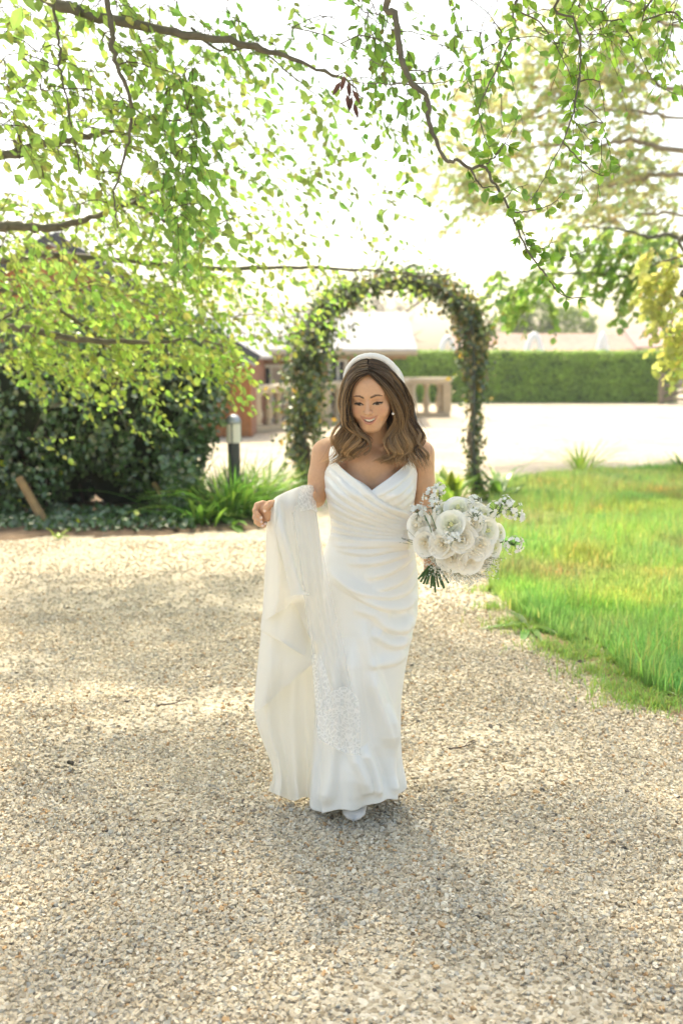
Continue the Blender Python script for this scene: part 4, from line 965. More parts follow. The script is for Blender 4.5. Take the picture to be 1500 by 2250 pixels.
# ------------------------------------------------------------------ signed-distance sculpting
class Field:
    def __init__(s, lo, hi, h):
        s.lo = A(lo, float); s.h = h; s.n = np.ceil((A(hi) - s.lo) / h).astype(int) + 1
        s.v = np.full(s.n, .06, np.float32)
    def box(s, lo, hi):
        i0 = np.clip(np.floor((A(lo) - s.lo) / s.h).astype(int), 0, s.n - 1); i1 = np.clip(np.ceil((A(hi) - s.lo) / s.h).astype(int) + 1, 1, s.n)
        sl_ = tuple(slice(a, b) for a, b in zip(i0, i1))
        g_ = [s.lo[k] + s.h * np.arange(i0[k], i1[k], dtype=np.float32) for k in range(3)]
        return sl_, np.stack(np.meshgrid(*g_, indexing='ij'), -1)
    def put(s, d, sl_, k, op):
        a = s.v[sl_]; d = d.astype(np.float32)
        if op == 'add':
            h = np.clip(.5 + .5 * (a - d) / k, 0, 1); s.v[sl_] = a * (1 - h) + d * h - k * h * (1 - h)
        else:
            h = np.clip(.5 - .5 * (a + d) / k, 0, 1); s.v[sl_] = a * (1 - h) + (-d) * h + k * h * (1 - h)
    def cone(s, a, b, r1, r2, k=.01, op='add'):
        a, b = A(a, float), A(b, float); m = max(r1, r2) + k + .012
        sl_, P = s.box(np.minimum(a, b) - m, np.maximum(a, b) + m)
        ab = b - a; t = np.clip(((P - a) @ ab) / (ab @ ab + 1e-12), 0, 1); d = np.linalg.norm(P - a - t[..., None] * ab, axis=-1) - (r1 + (r2 - r1) * t)
        s.put(d, sl_, k, op)
    def chain(s, Pt, R, k=.004, op='add'):
        for i in range(len(Pt) - 1): s.cone(Pt[i], Pt[i + 1], R[i], R[i + 1], k, op)
    def ell(s, c, r, k=.01, M=None, op='add'):
        c, r = A(c, float), A(r, float); m = (r.max() if M is not None else r) + k + .012
        sl_, P = s.box(c - m, c + m); q = P - c
        if M is not None: q = q @ M            # columns of M: local axes in world
        k0 = np.linalg.norm(q / r, axis=-1); k1 = np.linalg.norm(q / (r * r), axis=-1); d = k0 * (k0 - 1) / np.maximum(k1, 1e-6)
        s.put(d, sl_, k, op)
    def mesh(s):
        v = s.v; ins = v < 0; n = s.n
        c = np.zeros(n - 1, np.int8)
        for dx in (0, 1):
            for dy in (0, 1):
                for dz in (0, 1): c += ins[dx:n[0] - 1 + dx, dy:n[1] - 1 + dy, dz:n[2] - 1 + dz]
        act = np.argwhere((c > 0) & (c < 8)); idx = np.full(n - 1, -1, np.int32); idx[tuple(act.T)] = np.arange(len(act))
        acc = np.zeros((len(act), 3)); cnt = np.zeros(len(act))
        corners = [(0, 0, 0), (1, 0, 0), (0, 1, 0), (1, 1, 0), (0, 0, 1), (1, 0, 1), (0, 1, 1), (1, 1, 1)]
        val = [v[act[:, 0] + a, act[:, 1] + b, act[:, 2] + d] for a, b, d in corners]
        for i in range(8):
            for j in range(i + 1, 8):
                if sum(abs(p - q) for p, q in zip(corners[i], corners[j])) != 1: continue
                m_ = (val[i] < 0) != (val[j] < 0); t = np.where(m_, val[i] / np.where(m_, val[i] - val[j], 1), 0)
                p = A(corners[i]) + t[:, None] * (A(corners[j]) - A(corners[i])); acc += np.where(m_[:, None], p, 0); cnt += m_
        V = s.lo + s.h * (act + acc / cnt[:, None]); Fq = []
        for ax in range(3):
            u, w_ = (ax + 1) % 3, (ax + 2) % 3
            a = [slice(None)] * 3; b = [slice(None)] * 3; a[ax] = slice(0, -1); b[ax] = slice(1, None)
            A0, B0 = ins[tuple(a)], ins[tuple(b)]; e = np.argwhere(A0 != B0)
            e = e[(e[:, u] > 0) & (e[:, w_] > 0) & (e[:, u] < n[u] - 1) & (e[:, w_] < n[w_] - 1)]
            q = []
            for du, dw in ((1, 1), (0, 1), (0, 0), (1, 0)):
                k = e.copy(); k[:, u] -= du; k[:, w_] -= dw; q.append(idx[tuple(k.T)])
            q = np.stack(q, -1); fl = A0[tuple(e.T)]; q[~fl] = q[~fl][:, ::-1]; Fq.append(q)
        Fq = np.concatenate(Fq); return V, Fq[(Fq >= 0).all(1)]

# ------------------------------------------------------------------ the bride
bride = thing('person', 'bride in ivory satin wrap gown holding up her train with one arm', 'person', gnd(790, 1790) * A([1, 1, 0]))
SKIN = mat('skin', (1, 1, 1), .42, attr=True, sub=.2, spec=.45, noise=(90, .06), bump=(420, .06))
SATIN = mat('ivory_satin', (.82, .807, .76), .42, bump=(220, .05), spec=.45, sheen=.25)
TRANS = True
def satin_mat():
    m = mat('ivory_satin_sheer', (.82, .807, .76), .45, bump=(220, .05), spec=.4, sheen=.25); t = m.node_tree
    out = [q for q in t.nodes if q.type == 'OUTPUT_MATERIAL'][0]; p = t.nodes['Principled BSDF']
    s_ = t.nodes.new('ShaderNodeBsdfTranslucent'); s_.inputs['Color'].default_value = (.80, .77, .68, 1)
    x_ = t.nodes.new('ShaderNodeMixShader'); x_.inputs[0].default_value = .22
    t.links.new(p.outputs[0], x_.inputs[1]); t.links.new(s_.outputs[0], x_.inputs[2]); t.links.new(x_.outputs[0], out.inputs['Surface']); return m
SHEER = satin_mat()
# head frame: ex = image right, ef = facing direction, eu = up
yaw, pit, rol = math.radians(-9), math.radians(16), math.radians(2.5)
HC = at(815, 867, 3.44)
ef = A([math.sin(yaw) * math.cos(pit), -math.cos(yaw) * math.cos(pit), -math.sin(pit)])
ex = nrm(np.cross(A([0, 0, 1]), ef)); ex = ex if ex[0] > 0 else -ex
eu = np.cross(ex, -ef) if np.cross(ex, -ef)[2] > 0 else np.cross(-ef, ex)
ex, eu = ex * math.cos(rol) + eu * math.sin(rol), eu * math.cos(rol) - ex * math.sin(rol)
HM = np.stack([ex, ef, eu], 1)                       # local (x right, y forward, z up) -> world
def H(x, y, z): return HC + HM @ A([x, y, z], float)
def Hl(V): return (np.asarray(V) - HC) @ HM

fd = Field((-.36, 2.98, .74), (.40, 3.72, 1.70), .0030)
# torso
fd.ell(at(815, 1062, 3.535), (.136, .085, .17), .02)
fd.cone(at(724, 992, 3.55), at(910, 992, 3.55), .046, .046, .03)
fd.cone(at(820, 938, 3.56), at(735, 982, 3.555), .040, .036, .03); fd.cone(at(824, 938, 3.56), at(905, 982, 3.555), .040, .036, .03)
fd.cone(at(823, 1000, 3.55), at(824, 925, 3.505), .050, .046, .02)
for sx_ in (-1, 1): fd.ell(at(815 + sx_ * 40, 1072, 3.475), (.056, .050, .056), .025)
fd.ell(at(815, 1020, 3.495), (.09, .05, .05), .03)
# collar bones
fd.cone(at(800, 985, 3.482), at(735, 972, 3.51), .006, .006, .012); fd.cone(at(838, 985, 3.482), at(905, 972, 3.51), .006, .006, .012)
fd.ell(at(815, 1165, 3.545), (.118, .075, .12), .03)
fd.ell(at(812, 1255, 3.55), (.15, .09, .12), .04)
# image-left arm, forearm coming forward under the drape
fd.chain([at(713, 994, 3.55), at(703, 1045, 3.545), at(693, 1092, 3.53)], [.046, .041, .035], .012)
fd.chain([at(693, 1094, 3.53), at(655, 1103, 3.40), at(611, 1114, 3.27)], [.034, .026, .021], .012)
# image-right arm
fd.chain([at(926, 996, 3.55), at(930, 1060, 3.56), at(932, 1118, 3.56)], [.046, .039, .035], .012)
fd.chain([at(932, 1120, 3.56), at(938, 1170, 3.47), at(944, 1222, 3.385)], [.035, .032, .024], .012)
# open hand on the left: palm turned to the camera, fingers curling in, thumb across
hy = 3.25
def W(x, y, dy=0): return at(x, y, hy + dy)
fd.ell(W(590, 1123, .0), (.026, .016, .026), .008)
fd.cone(W(608, 1113, .01), W(582, 1118, .005), .022, .019, .008); fd.cone(W(604, 1120, .006), W(586, 1138, .0), .018, .013, .008)
fd.cone(W(580, 1110, .01), W(570, 1122, .012), .015, .013, .008)
def finger(pts, r): fd.chain([W(*p) for p in pts], r, .003)
finger([(600, 1106, -.012), (592, 1107, -.026), (586, 1113, -.034), (582, 1122, -.034)], [.0125, .011, .010, .0082])      # thumb
finger([(577, 1106, .004), (565, 1110, -.002), (560, 1122, -.014), (566, 1131, -.022), (573, 1138, -.024)], [.0105, .0098, .0088, .008, .0066])
finger([(574, 1116, .008), (562, 1126, .0), (560, 1137, -.012), (566, 1143, -.021), (573.5, 1147, -.024)], [.010, .0096, .0086, .0078, .0066])
finger([(573, 1126, .008), (563, 1138, .002), (563, 1147, -.008), (569, 1152, -.017), (575.5, 1155, -.020)], [.0098, .009, .0082, .0074, .0062])
finger([(582, 1134, .004), (573, 1146, .0), (573, 1153, -.008), (579, 1155, -.015), (583, 1151, -.019)], [.009, .008, .0074, .0068, .0058])
# hand closed on the stems behind the flowers
def X2(x, y, dy=0): return at(x, y, 3.345 + dy)
fd.ell(X2(947, 1236, .0), (.026, .02, .03), .008); fd.cone(at(944, 1222, 3.385), X2(947, 1232, .01), .024, .022, .008)
for k in range(4):
    y_ = 1224 + k * 9; fd.chain([X2(936, y_ + 2, .0), X2(940, y_ + 2, -.028), X2(952, y_ + 3, -.038), X2(962, y_ + 4, -.026)], [.0095, .009, .0082, .007], .003)
fd.chain([X2(955, 1220, .0), X2(962, 1222, -.022), X2(960, 1231, -.036)], [.012, .0105, .009], .003)
# head
def E(c, r, k=.01, op='add'): fd.ell(H(*c), r, k, HM, op)
def K(a, b, r1, r2, k=.006, op='add'): fd.cone(H(*a), H(*b), r1, r2, k, op)
E((0, -.018, .034), (.074, .093, .084), .01)
E((0, .030, -.012), (.068, .058, .074), .02)
E((0, .034, -.052), (.050, .050, .056), .022)
E((0, .066, -.093), (.022, .018, .018), .022)
for sx_ in (-1, 1):
    K((sx_ * .058, -.002, -.035), (sx_ * .018, .060, -.094), .016, .014, .022)       # jaw line
    E((sx_ * .042, .056, -.030), (.022, .020, .020), .018)                             # cheeks lifted by the smile
    E((sx_ * .040, .062, -.047), (.015, .014, .015), .014)
    K((sx_ * .012, .0865, .022), (sx_ * .046, .070, .022), .008, .007, .014)         # brow
    E((sx_ * .0315, .096, .004), (.017, .016, .0095), .012, 'sub')                      # socket
    E((sx_ * .0315, .0685, -.0005), (.0165, .0150, .0130), .004)                        # lidded eye
    E((sx_ * .078, -.005, -.008), (.010, .018, .030), .006)                             # ear
    K((sx_ * .0090, .096, -.0335), (sx_ * .0110, .092, -.0330), .0068, .0060, .005)     # nostril wing
E((0, .050, .040), (.054, .040, .046), .02)                                            # forehead
K((0, .084, .016), (0, .106, -.019), .0070, .0078, .009)
E((0, .1115, -.0285), (.0095, .0105, .0090), .007)                                      # nose tip
K((-.006, .1, -.0385), (-.0065, .09, -.0345), .0032, .002, .003, 'sub'); K((.006, .1, -.0385), (.0065, .09, -.0345), .0032, .002, .003, 'sub')
E((0, .074, -.062), (.027, .018, .024), .014)                                           # muzzle
mx = np.linspace(-1, 1, 13)
up_c = np.stack([mx * .0300, .0895 - .0180 * np.abs(mx) ** 2, -.0545 + .0085 * np.abs(mx) ** 1.7], -1)
lo_c = np.stack([mx * .0285, .0875 - .0165 * np.abs(mx) ** 2, -.0725 + .0240 * np.abs(mx) ** 2.1], -1)
for i in range(12):
    w0 = 1 - abs(mx[i]) * .65; w1 = 1 - abs(mx[i + 1]) * .65
    K(up_c[i], up_c[i + 1], .0044 * w0, .0044 * w1, .004); K(lo_c[i], lo_c[i + 1], .0054 * w0, .0054 * w1, .004)
mid = (up_c + lo_c) / 2 - A([0, 0, .0004])
for i in range(1, 11):
    ra, rb = [max(.0006, .5 * (up_c[j, 2] - lo_c[j, 2]) - .0024) for j in (i, i + 1)]
    K(mid[i] + A([0, .008, 0]), mid[i + 1] + A([0, .008, 0]), ra, rb, .0015, 'sub'); K(mid[i] + A([0, -.004, 0]), mid[i + 1] + A([0, -.004, 0]), ra, rb, .0015, 'sub')
V, Fq = fd.mesh()
# lower body (under the gown)
f2 = Field((-.15, 3.25, .0), (.35, 3.8, .78), .007)
f2.cone(at(790, 1290, 3.54), at(780, 1500, 3.46), .085, .055, .03); f2.cone(at(780, 1500, 3.46), at(782, 1745, 3.47), .05, .032, .03)
f2.cone(at(840, 1290, 3.56), at(838, 1500, 3.60), .085, .055, .03); f2.cone(at(838, 1500, 3.60), at(835, 1690, 3.68), .05, .032, .03)
V2, F2 = f2.mesh()
V2 = V2[:]; Vall = np.concatenate([V, V2]); Fall = np.concatenate([Fq, F2 + len(V)])
# skin colours: natural tan, lips, brows, eyes, nails
L = Hl(Vall); x, y, z = L.T; ax_ = np.abs(x); n = len(Vall)
C = np.tile(A([.61, .35, .205]), (n, 1)); C *= (1 + .05 * (fbm(Vall[:, 0] * 60, Vall[:, 2] * 60 + Vall[:, 1] * 40, 3) - .5))[:, None]
face = (y > .03) & (np.abs(z) < .12) & (ax_ < .08)
def blend(m, c):
    global C
    m = np.clip(m, 0, 1)[:, None]; C = C * (1 - m) + A(c) * m
blend(face * np.exp(-(((ax_ - .046) / .016) ** 2 + ((z + .032) / .014) ** 2)) * .45, (.58, .24, .15))           # blush
def curve_d(cx, cz): # distance to a polyline in face front view
    best = np.full(n, 9.)
    for i in range(len(cx) - 1):
        a = A([cx[i], cz[i]]); b = A([cx[i + 1], cz[i + 1]]); q = np.stack([ax_, z], -1); t = np.clip(((q - a) @ (b - a)) / ((b - a) @ (b - a)), 0, 1)
        best = np.minimum(best, np.linalg.norm(q - a - t[:, None] * (b - a), axis=1))
    return best
hm = mx >= 0
blend(face * (y > .06) * np.clip((.0044 * np.clip(1.25 - ax_ / .034, .3, 1) - curve_d(up_c[hm, 0], up_c[hm, 2])) / .0015, 0, 1) * .9, (.46, .185, .135))
blend(face * (y > .06) * np.clip((.0055 * np.clip(1.25 - ax_ / .034, .3, 1) - curve_d(lo_c[hm, 0], lo_c[hm, 2])) / .0015, 0, 1) * .9, (.48, .20, .145))
inm = (ax_ < .025) & (z < np.interp(ax_, up_c[hm, 0], up_c[hm, 2]) - .0022) & (z > np.interp(ax_, lo_c[hm, 0], lo_c[hm, 2]) + .003) & (y < .0835 - 26 * ax_ ** 2 * .8)
blend(face * inm * 1.0, (.10, .03, .025))
bd = curve_d([.013, .024, .036, .049], [.0205, .0245, .0255, .0195]); bw_ = np.interp(ax_, [.012, .022, .036, .05], [.0030, .0034, .0028, .0012])
blend(face * np.clip((bw_ + .0008 - bd) / .0012, 0, 1) * .93, (.075, .040, .024))
# lowered eyes: darker lids, dark lash line, sliver of iris and white
blend(face * np.exp(-(((ax_ - .0325) / .014) ** 2 + ((z - .006) / .006) ** 2)) * .55, (.36, .185, .11))
ecx = (ax_ - .0315) / .0145; lo_e = -.0085 - .0015 * (1 - ecx ** 2); hi_e = -.0085 + .0082 * (1 - ecx ** 2)
eye = (np.abs(ecx) < 1) & (z > lo_e) & (z < hi_e) & (y > .06)
blend(face * eye, (.30, .25, .22))
blend(face * eye * (np.abs(x - np.sign(x) * .0315 + .001) < .0062), (.022, .014, .010))
ld = curve_d([.0165, .024, .0315, .040, .0475], [-.0070, -.0022, -.0004, -.0018, -.0050])
blend(face * np.clip((.0024 - ld) / .0008, 0, 1), (.018, .010, .008))
blend(face * np.clip((.0014 - curve_d([.019, .0315, .046], [-.0098, -.0108, -.0082])) / .001, 0, 1) * .5, (.12, .06, .04))
# nails: pale polish on the fingertips of the open hand
for (px_, py_, dy) in ((581.5, 1123, -.042), (574.5, 1138, -.030), (575, 1147.5, -.030), (577, 1156, -.026), (584, 1151, -.025)):
    blend(np.clip((.0060 - np.linalg.norm(Vall - W(px_, py_, dy), axis=1)) / .0015, 0, 1) * .9, (.78, .60, .54))
body = obj('body', Vall, Fall, SKIN, bride, True, C)
# teeth
tx = np.linspace(-.0235, .0235, 25); tz = np.linspace(0, 1, 6); TXX, TZ = np.meshgrid(tx, tz, indexing='ij')
top_ = np.interp(TXX, up_c[:, 0], up_c[:, 2]) - .0012; h_ = .0112 * np.sqrt(np.clip(1 - (TXX / .030) ** 2, .1, 1)) + .0008 * np.cos(TXX / .0041 * np.pi)
TY = .0876 - 17 * TXX ** 2 + .0007 * np.abs(np.sin(TXX / .0082 * np.pi)) - .0015 * TZ
Tl = np.stack([TXX, TY, top_ - h_ * TZ], -1).reshape(-1, 3)
obj('teeth', HC + Tl @ HM.T, grid_faces(25, 6), mat('tooth', (.74, .70, .62), .25), bride, True)
# lashes
LASH = mat('lash', (.012, .008, .006), .6)
for sx_ in (-1, 1):
    u = np.linspace(0, 1, 12); lx = .0175 + .030 * u; lz = np.interp(lx, [.0165, .024, .0315, .040, .0475], [-.0068, -.0022, -.0006, -.0018, -.0046])
    ly = .0835 - 9 * (lx - .0315) ** 2 - .0012 - .10 * np.maximum(lx - .0315, 0)
    a_ = np.stack([sx_ * lx, ly, lz], -1); b_ = a_ + np.stack([sx_ * .002 * u, np.full(12, .0050), -.0008 - .0004 * u], -1)
    obj('eyelashes', HC + np.concatenate([a_, b_]) @ HM.T, grid_faces(2, 12), LASH, bride, True)

# ------------------------------------------------------------------ gown
prof = A([  # py, centre px, half width px, centre Y, half depth
    (985, 818, 96, 3.545, .090), (1012, 815, 99, 3.535, .108), (1040, 814, 100.5, 3.53, .122), (1075, 814, 98, 3.525, .145), (1110, 814, 92, 3.53, .130), (1140, 815, 88, 3.54, .103), (1165, 815, 86.5, 3.545, .098),
    (1190, 813, 92, 3.545, .103), (1215, 811, 99, 3.545, .110), (1260, 808, 108, 3.545, .120), (1310, 806, 111, 3.545, .127), (1350, 806, 108.5, 3.54, .13), (1400, 800, 101, 3.535, .135), (1470, 792, 96, 3.53, .14), (1543, 787, 90, 3.525, .145),
    (1620, 785, 88, 3.52, .15), (1675, 785, 87, 3.51, .155), (1720, 789, 90, 3.505, .16), (1765, 788, 90, 3.50, .155), (1800, 787, 84, 3.495, .15)])
zc = A([at(r[1], r[0], r[3])[2] for r in prof]); ccx = A([at(r[1], r[0], r[3])[0] for r in prof]); hwm = A([at(r[1] + r[2], r[0], r[3])[0] - at(r[1], r[0], r[3])[0] for r in prof])
o_ = np.argsort(zc); NU, NV = 260, 280
th_ = np.linspace(0, 2 * np.pi, NU, endpoint=False)         # 0 = image right, pi/2 = away, 3pi/2 = camera
def prs(z_): return [np.interp(z_, zc[o_], q[o_]) for q in (ccx, hwm, prof[:, 3], prof[:, 4])]
front = np.clip(-np.sin(th_), 0, 1)
# neckline: V in front, straps at the sides of the V, lower back
def ztop(th):
    xx = np.cos(th); fr = np.sin(th) < 0
    zf = np.interp(xx, [-1, -.95, -.84, -.78, -.05, 0.0, .05, .82, .90, .96, 1], [at(815, 1040, 3.54)[2], at(815, 1030, 3.5)[2], at(740, 1008, 3.47)[2], at(742, 1012, 3.46)[2], at(808, 1073, 3.40)[2], at(812, 1078, 3.40)[2], at(817, 1074, 3.40)[2], at(895, 1014, 3.46)[2], at(902, 1010, 3.47)[2], at(912, 1030, 3.5)[2], at(815, 1040, 3.54)[2]])
    zb = np.full_like(xx, at(815, 1050, 3.6)[2]) - .05 * (1 - np.abs(xx)); return np.where(fr, zf, zb)
zt_ = ztop(th_)
zh = np.interp(np.cos(th_), [-1, -.8, -.3, .3, .8, 1], [.04, .02, .080, .095, .08, .085]) + .012 * np.sin(5 * th_) + np.where(np.sin(th_) > 0, -.02, 0)
zh = np.maximum(zh, .012)
v_ = np.linspace(0, 1, NV)[:, None]; Zg = zt_[None] * (1 - v_) + zh[None] * v_
cxg, hwg, cyg, hdg = prs(Zg)
sq = 1.0
ct, st_ = np.cos(th_)[None], np.sin(th_)[None]
# a slightly squarer section low down; bust shape high up
Xg = cxg + hwg * ct; Yg = cyg + hdg * st_
zb_ = at(815, 1070, 3.42)[2]; bust = np.exp(-((Zg - zb_) / .055) ** 2)
Yg -= np.where(st_ < 0, bust * .018 * (np.exp(-((ct - .5) / .3) ** 2) + np.exp(-((ct + .5) / .3) ** 2) - .7 * np.exp(-(ct / .2) ** 2)), 0)
# fullness at the hem
low = np.clip((.55 - Zg) / .55, 0, 1)
wav = low ** 1.5 * .018 * (np.sin(6 * th_ + 1.0)[None] + .6 * np.sin(11 * th_ + 2.2)[None])
nx_, ny_ = ct * 1.0, st_ * 1.0
Xg += wav * nx_; Yg += wav * ny_ - low ** 2 * .035 * np.where(st_ < 0, -st_, 0)
# folds drawn along real drape lines
G = np.stack([Xg, Yg, Zg], -1).reshape(-1, 3); px_, py_ = proj(G); ff = np.clip(-st_ * 1.6, 0, 1).repeat(NV, 0).ravel()
disp = np.zeros(len(G))
def pline(pl, n=24): return spline(A(pl, float), n)
def fold(pl, amp, wd, sharp=.0, ends=True):
    P = pline(pl); best = np.full(len(G), 1e9); sd_ = np.zeros(len(G)); tt = np.zeros(len(G))
    m_ = (px_ > P[:, 0].min() - 4 * wd) & (px_ < P[:, 0].max() + 4 * wd) & (py_ > P[:, 1].min() - 4 * wd) & (py_ < P[:, 1].max() + 4 * wd) & (ff > 0)
    ix = np.where(m_)[0]; q = np.stack([px_[ix], py_[ix]], -1); bb = best[ix]; ss = sd_[ix]; t2 = tt[ix]
    for i in range(len(P) - 1):
        a, b = P[i], P[i + 1]; d = b - a; t = np.clip(((q - a) @ d) / (d @ d + 1e-9), 0, 1); r = q - a - t[:, None] * d; dd = np.linalg.norm(r, axis=1)
        s_ = np.sign(d[0] * r[:, 1] - d[1] * r[:, 0]); u = dd < bb; bb = np.where(u, dd, bb); ss = np.where(u, s_, ss); t2 = np.where(u, (i + t) / (len(P) - 1), t2)
    e = bb * ss / wd; f_ = np.where(e < 0, np.exp(-(e * (1 + sharp)) ** 2), np.exp(-(e / (1 + .6 * sharp)) ** 2))
    env = np.clip(np.minimum(t2, 1 - t2) * 6, 0, 1) if ends else np.clip((1 - t2) * 5, 0, 1)
    disp[ix] += amp * f_ * env
ga = (907, 1182)
# bodice pleats from the left strap/bust round to the gathered right waist
for i, (a, b, c_) in enumerate((((730, 1035), (775, 1078), (850, 1128)), ((722, 1052), (768, 1096), (845, 1138)), ((718, 1075), (765, 1112), (845, 1147)), ((722, 1100), (772, 1130), (850, 1156)), ((726, 1122), (780, 1146), (855, 1165)), ((730, 1142), (785, 1160), (860, 1173)), ((732, 1160), (790, 1172), (865, 1180)), ((735, 1176), (790, 1184), (865, 1186)))):
    fold([a, b, c_, (900, 1150 + i * 5.2)], .0068, 6.0, 1.5, False)
fold([(738, 1014), (775, 1044), (808, 1078), (840, 1106), (880, 1124), (908, 1132)], .0075, 6, 1.8, False)     # crossing edge
for a, b, c_ in (((906, 1030), (868, 1066), (826, 1092)), ((910, 1046), (880, 1080), (842, 1102)), ((910, 1066), (888, 1092), (858, 1112)), ((911, 1088), (896, 1104), (874, 1120))):
    fold([a, b, c_], .0055, 5.5, 1.2)
# gathers below the waist fanning from the right hip
for pts_, am, wd in (([(905, 1192), (850, 1196), (780, 1200), (728, 1196)], .006, 6), ([(906, 1198), (860, 1206), (800, 1216), (735, 1206)], .007, 7), ([(907, 1204), (870, 1222), (820, 1236), (760, 1238)], .008, 8), ([(908, 1212), (884, 1236), (848, 1258), (800, 1270)], .009, 9),
                     ([(912, 1232), (892, 1262), (862, 1284), (818, 1294)], .009, 9), ([(914, 1256), (902, 1284), (876, 1304), (840, 1308), (780, 1292), (718, 1252)], .010, 10), ([(916, 1290), (904, 1318), (882, 1334), (850, 1334), (800, 1314), (722, 1268)], .013, 11),
                     ([(912, 1340), (900, 1372), (872, 1384), (842, 1372), (818, 1348), (770, 1336)], .012, 13), ([(908, 1388), (892, 1408), (862, 1416), (835, 1402), (815, 1385)], .010, 13), ([(898, 1430), (872, 1450), (835, 1458), (806, 1452)], .008, 12)):
    fold(pts_, am, wd, .7)
fold([(905, 1345), (880, 1355), (850, 1355)], -.006, 12); fold([(890, 1395), (860, 1396), (838, 1384)], -.006, 10)
# long falls over the stepping leg
for pts_, am, wd in (([(800, 1360), (812, 1440), (846, 1560), (866, 1660)], .008, 16), ([(770, 1400), (778, 1520), (790, 1640), (800, 1780)], .012, 26), ([(745, 1420), (742, 1560), (736, 1690), (726, 1790)], .010, 14), ([(720, 1300), (712, 1440), (706, 1600), (704, 1780)], .010, 12),
                     ([(800, 1630), (822, 1690), (836, 1760)], .010, 9), ([(778, 1640), (800, 1700), (815, 1745)], .007, 9), ([(850, 1540), (864, 1620), (868, 1700), (862, 1760)], .009, 10), ([(812, 1470), (834, 1560), (852, 1640)], .006, 10)):
    fold(pts_, am * 1.5, wd, .6)
fold([(756, 1440), (760, 1560), (764, 1690)], -.008, 12); fold([(822, 1640), (846, 1720), (850, 1770)], -.006, 9)
hfix = np.clip((Zg.ravel() - zh[None].repeat(NV, 0).ravel()) / .05, .3, 1)
disp *= 1.9
G[:, 0] += disp * ff * ct.repeat(NV, 0).ravel() * .8 * hfix; G[:, 1] += disp * ff * np.minimum(st_, -.35).repeat(NV, 0).ravel() * 1.25 * hfix
# hem kicks out at the left front corner and right side
hk = np.exp(-((Zg.ravel()) / .16) ** 2); G[:, 0] -= hk * .03 * np.exp(-((px_ - 712) / 22) ** 2); G[:, 0] += hk * .012 * np.exp(-((px_ - 872) / 20) ** 2)
gown = obj('gown', G, grid_faces(NV, NU, True), SATIN, bride, True)
gown.modifiers.new('thick', 'SOLIDIFY').thickness = .003
# straps going up over the shoulders
for pts_ in ([(738, 1016, 3.455), (737, 1000, 3.475), (741, 982, 3.51), (748, 966, 3.56), (752, 985, 3.60), (756, 1010, 3.63)], [(901, 1014, 3.455), (901, 1000, 3.475), (898, 982, 3.51), (892, 966, 3.56), (890, 985, 3.60), (886, 1010, 3.63)]):
    P = spline(atv(pts_), 20); w_ = A([.022, 0, 0]); Vv = np.concatenate([P - w_, P - w_ * .5 + A([0, -.003, .003]), P + w_ * .5 + A([0, -.003, .003]), P + w_]); s_ = obj('strap', Vv, grid_faces(4, 20), SATIN, bride, True); s_.modifiers.new('thick', 'SOLIDIFY').thickness = .003

# ------------------------------------------------------------------ train and veil sheets
def bil(rows, nu, nv):
    """rows: list of rows of control points (px, py, Y): spline surface"""
    R = A([spline(A(r, float), nu) for r in rows]); S = spline(R.reshape(len(rows), -1), nv).reshape(nv, nu, 3); return S
def cloth(name, rows, nu, nv, m, folds=0, amp=0, phase=0, thick=.002, seed=0, tilt=0., parent=bride, fpow=1.0):
    S = bil(rows, nu, nv); u = np.linspace(0, 1, nu)[None]; v = np.linspace(0, 1, nv)[:, None]
    nz = fbm(u * 5 + seed, v * 3, seed + 1) - .5
    S[..., 2] += (np.sin((u + tilt * v + .06 * nz) * folds * 2 * np.pi + phase) * amp * (.04 + .96 * v ** fpow)) + nz * amp * (.1 + .7 * v)
    P = A([[at(*c) for c in r] for r in S]).reshape(-1, 3)
    o = obj(name, P, grid_faces(nv, nu), m, parent, True)
    if thick and not TRANS: o.modifiers.new('thick', 'SOLIDIFY').thickness = thick
    return o
# upper drape over the forearm, ending in the cascading edges
cloth('train_drape', [
    [(610, 1122, 3.31), (618, 1116, 3.335), (636, 1106, 3.39), (660, 1096, 3.46), (680, 1092, 3.52), (694, 1094, 3.57)],
    [(602, 1096, 3.27), (610, 1090, 3.285), (634, 1078, 3.345), (660, 1069, 3.415), (680, 1069, 3.48), (693, 1074, 3.535)],
    [(597, 1114, 3.225), (606, 1110, 3.218), (628, 1104, 3.268), (654, 1097, 3.330), (676, 1094, 3.415), (690, 1100, 3.475)],
    [(585, 1160, 3.27), (606, 1152, 3.21), (632, 1148, 3.265), (658, 1144, 3.33), (680, 1140, 3.395), (698, 1142, 3.44)],
    [(584, 1240, 3.33), (612, 1240, 3.245), (640, 1236, 3.28), (668, 1230, 3.34), (690, 1226, 3.39), (708, 1230, 3.415)],
    [(582, 1310, 3.36), (606, 1306, 3.28), (634, 1302, 3.27), (672, 1308, 3.32), (692, 1310, 3.385), (710, 1315, 3.405)],
    [(575, 1366, 3.37), (600, 1352, 3.30), (628, 1336, 3.29), (648, 1330, 3.33), (680, 1400, 3.40), (712, 1420, 3.41)]], 90, 120, SHEER, 3.2, .014, .6, seed=1)
# rolled fold hanging in front
cloth('train_fold', [
    [(601, 1120, 3.245), (606, 1108, 3.225), (613, 1100, 3.235), (620, 1098, 3.26)],
    [(606, 1170, 3.205), (616, 1165, 3.185), (626, 1165, 3.195), (632, 1170, 3.23)],
    [(622, 1235, 3.205), (634, 1232, 3.185), (645, 1232, 3.195), (650, 1238, 3.23)],
    [(634, 1290, 3.215), (648, 1288, 3.19), (660, 1288, 3.20), (664, 1292, 3.24)],
    [(639, 1310, 3.22), (652, 1307, 3.19), (668, 1307, 3.20), (680, 1306, 3.25)]], 30, 50, SHEER, 1, .004, 0, seed=4)
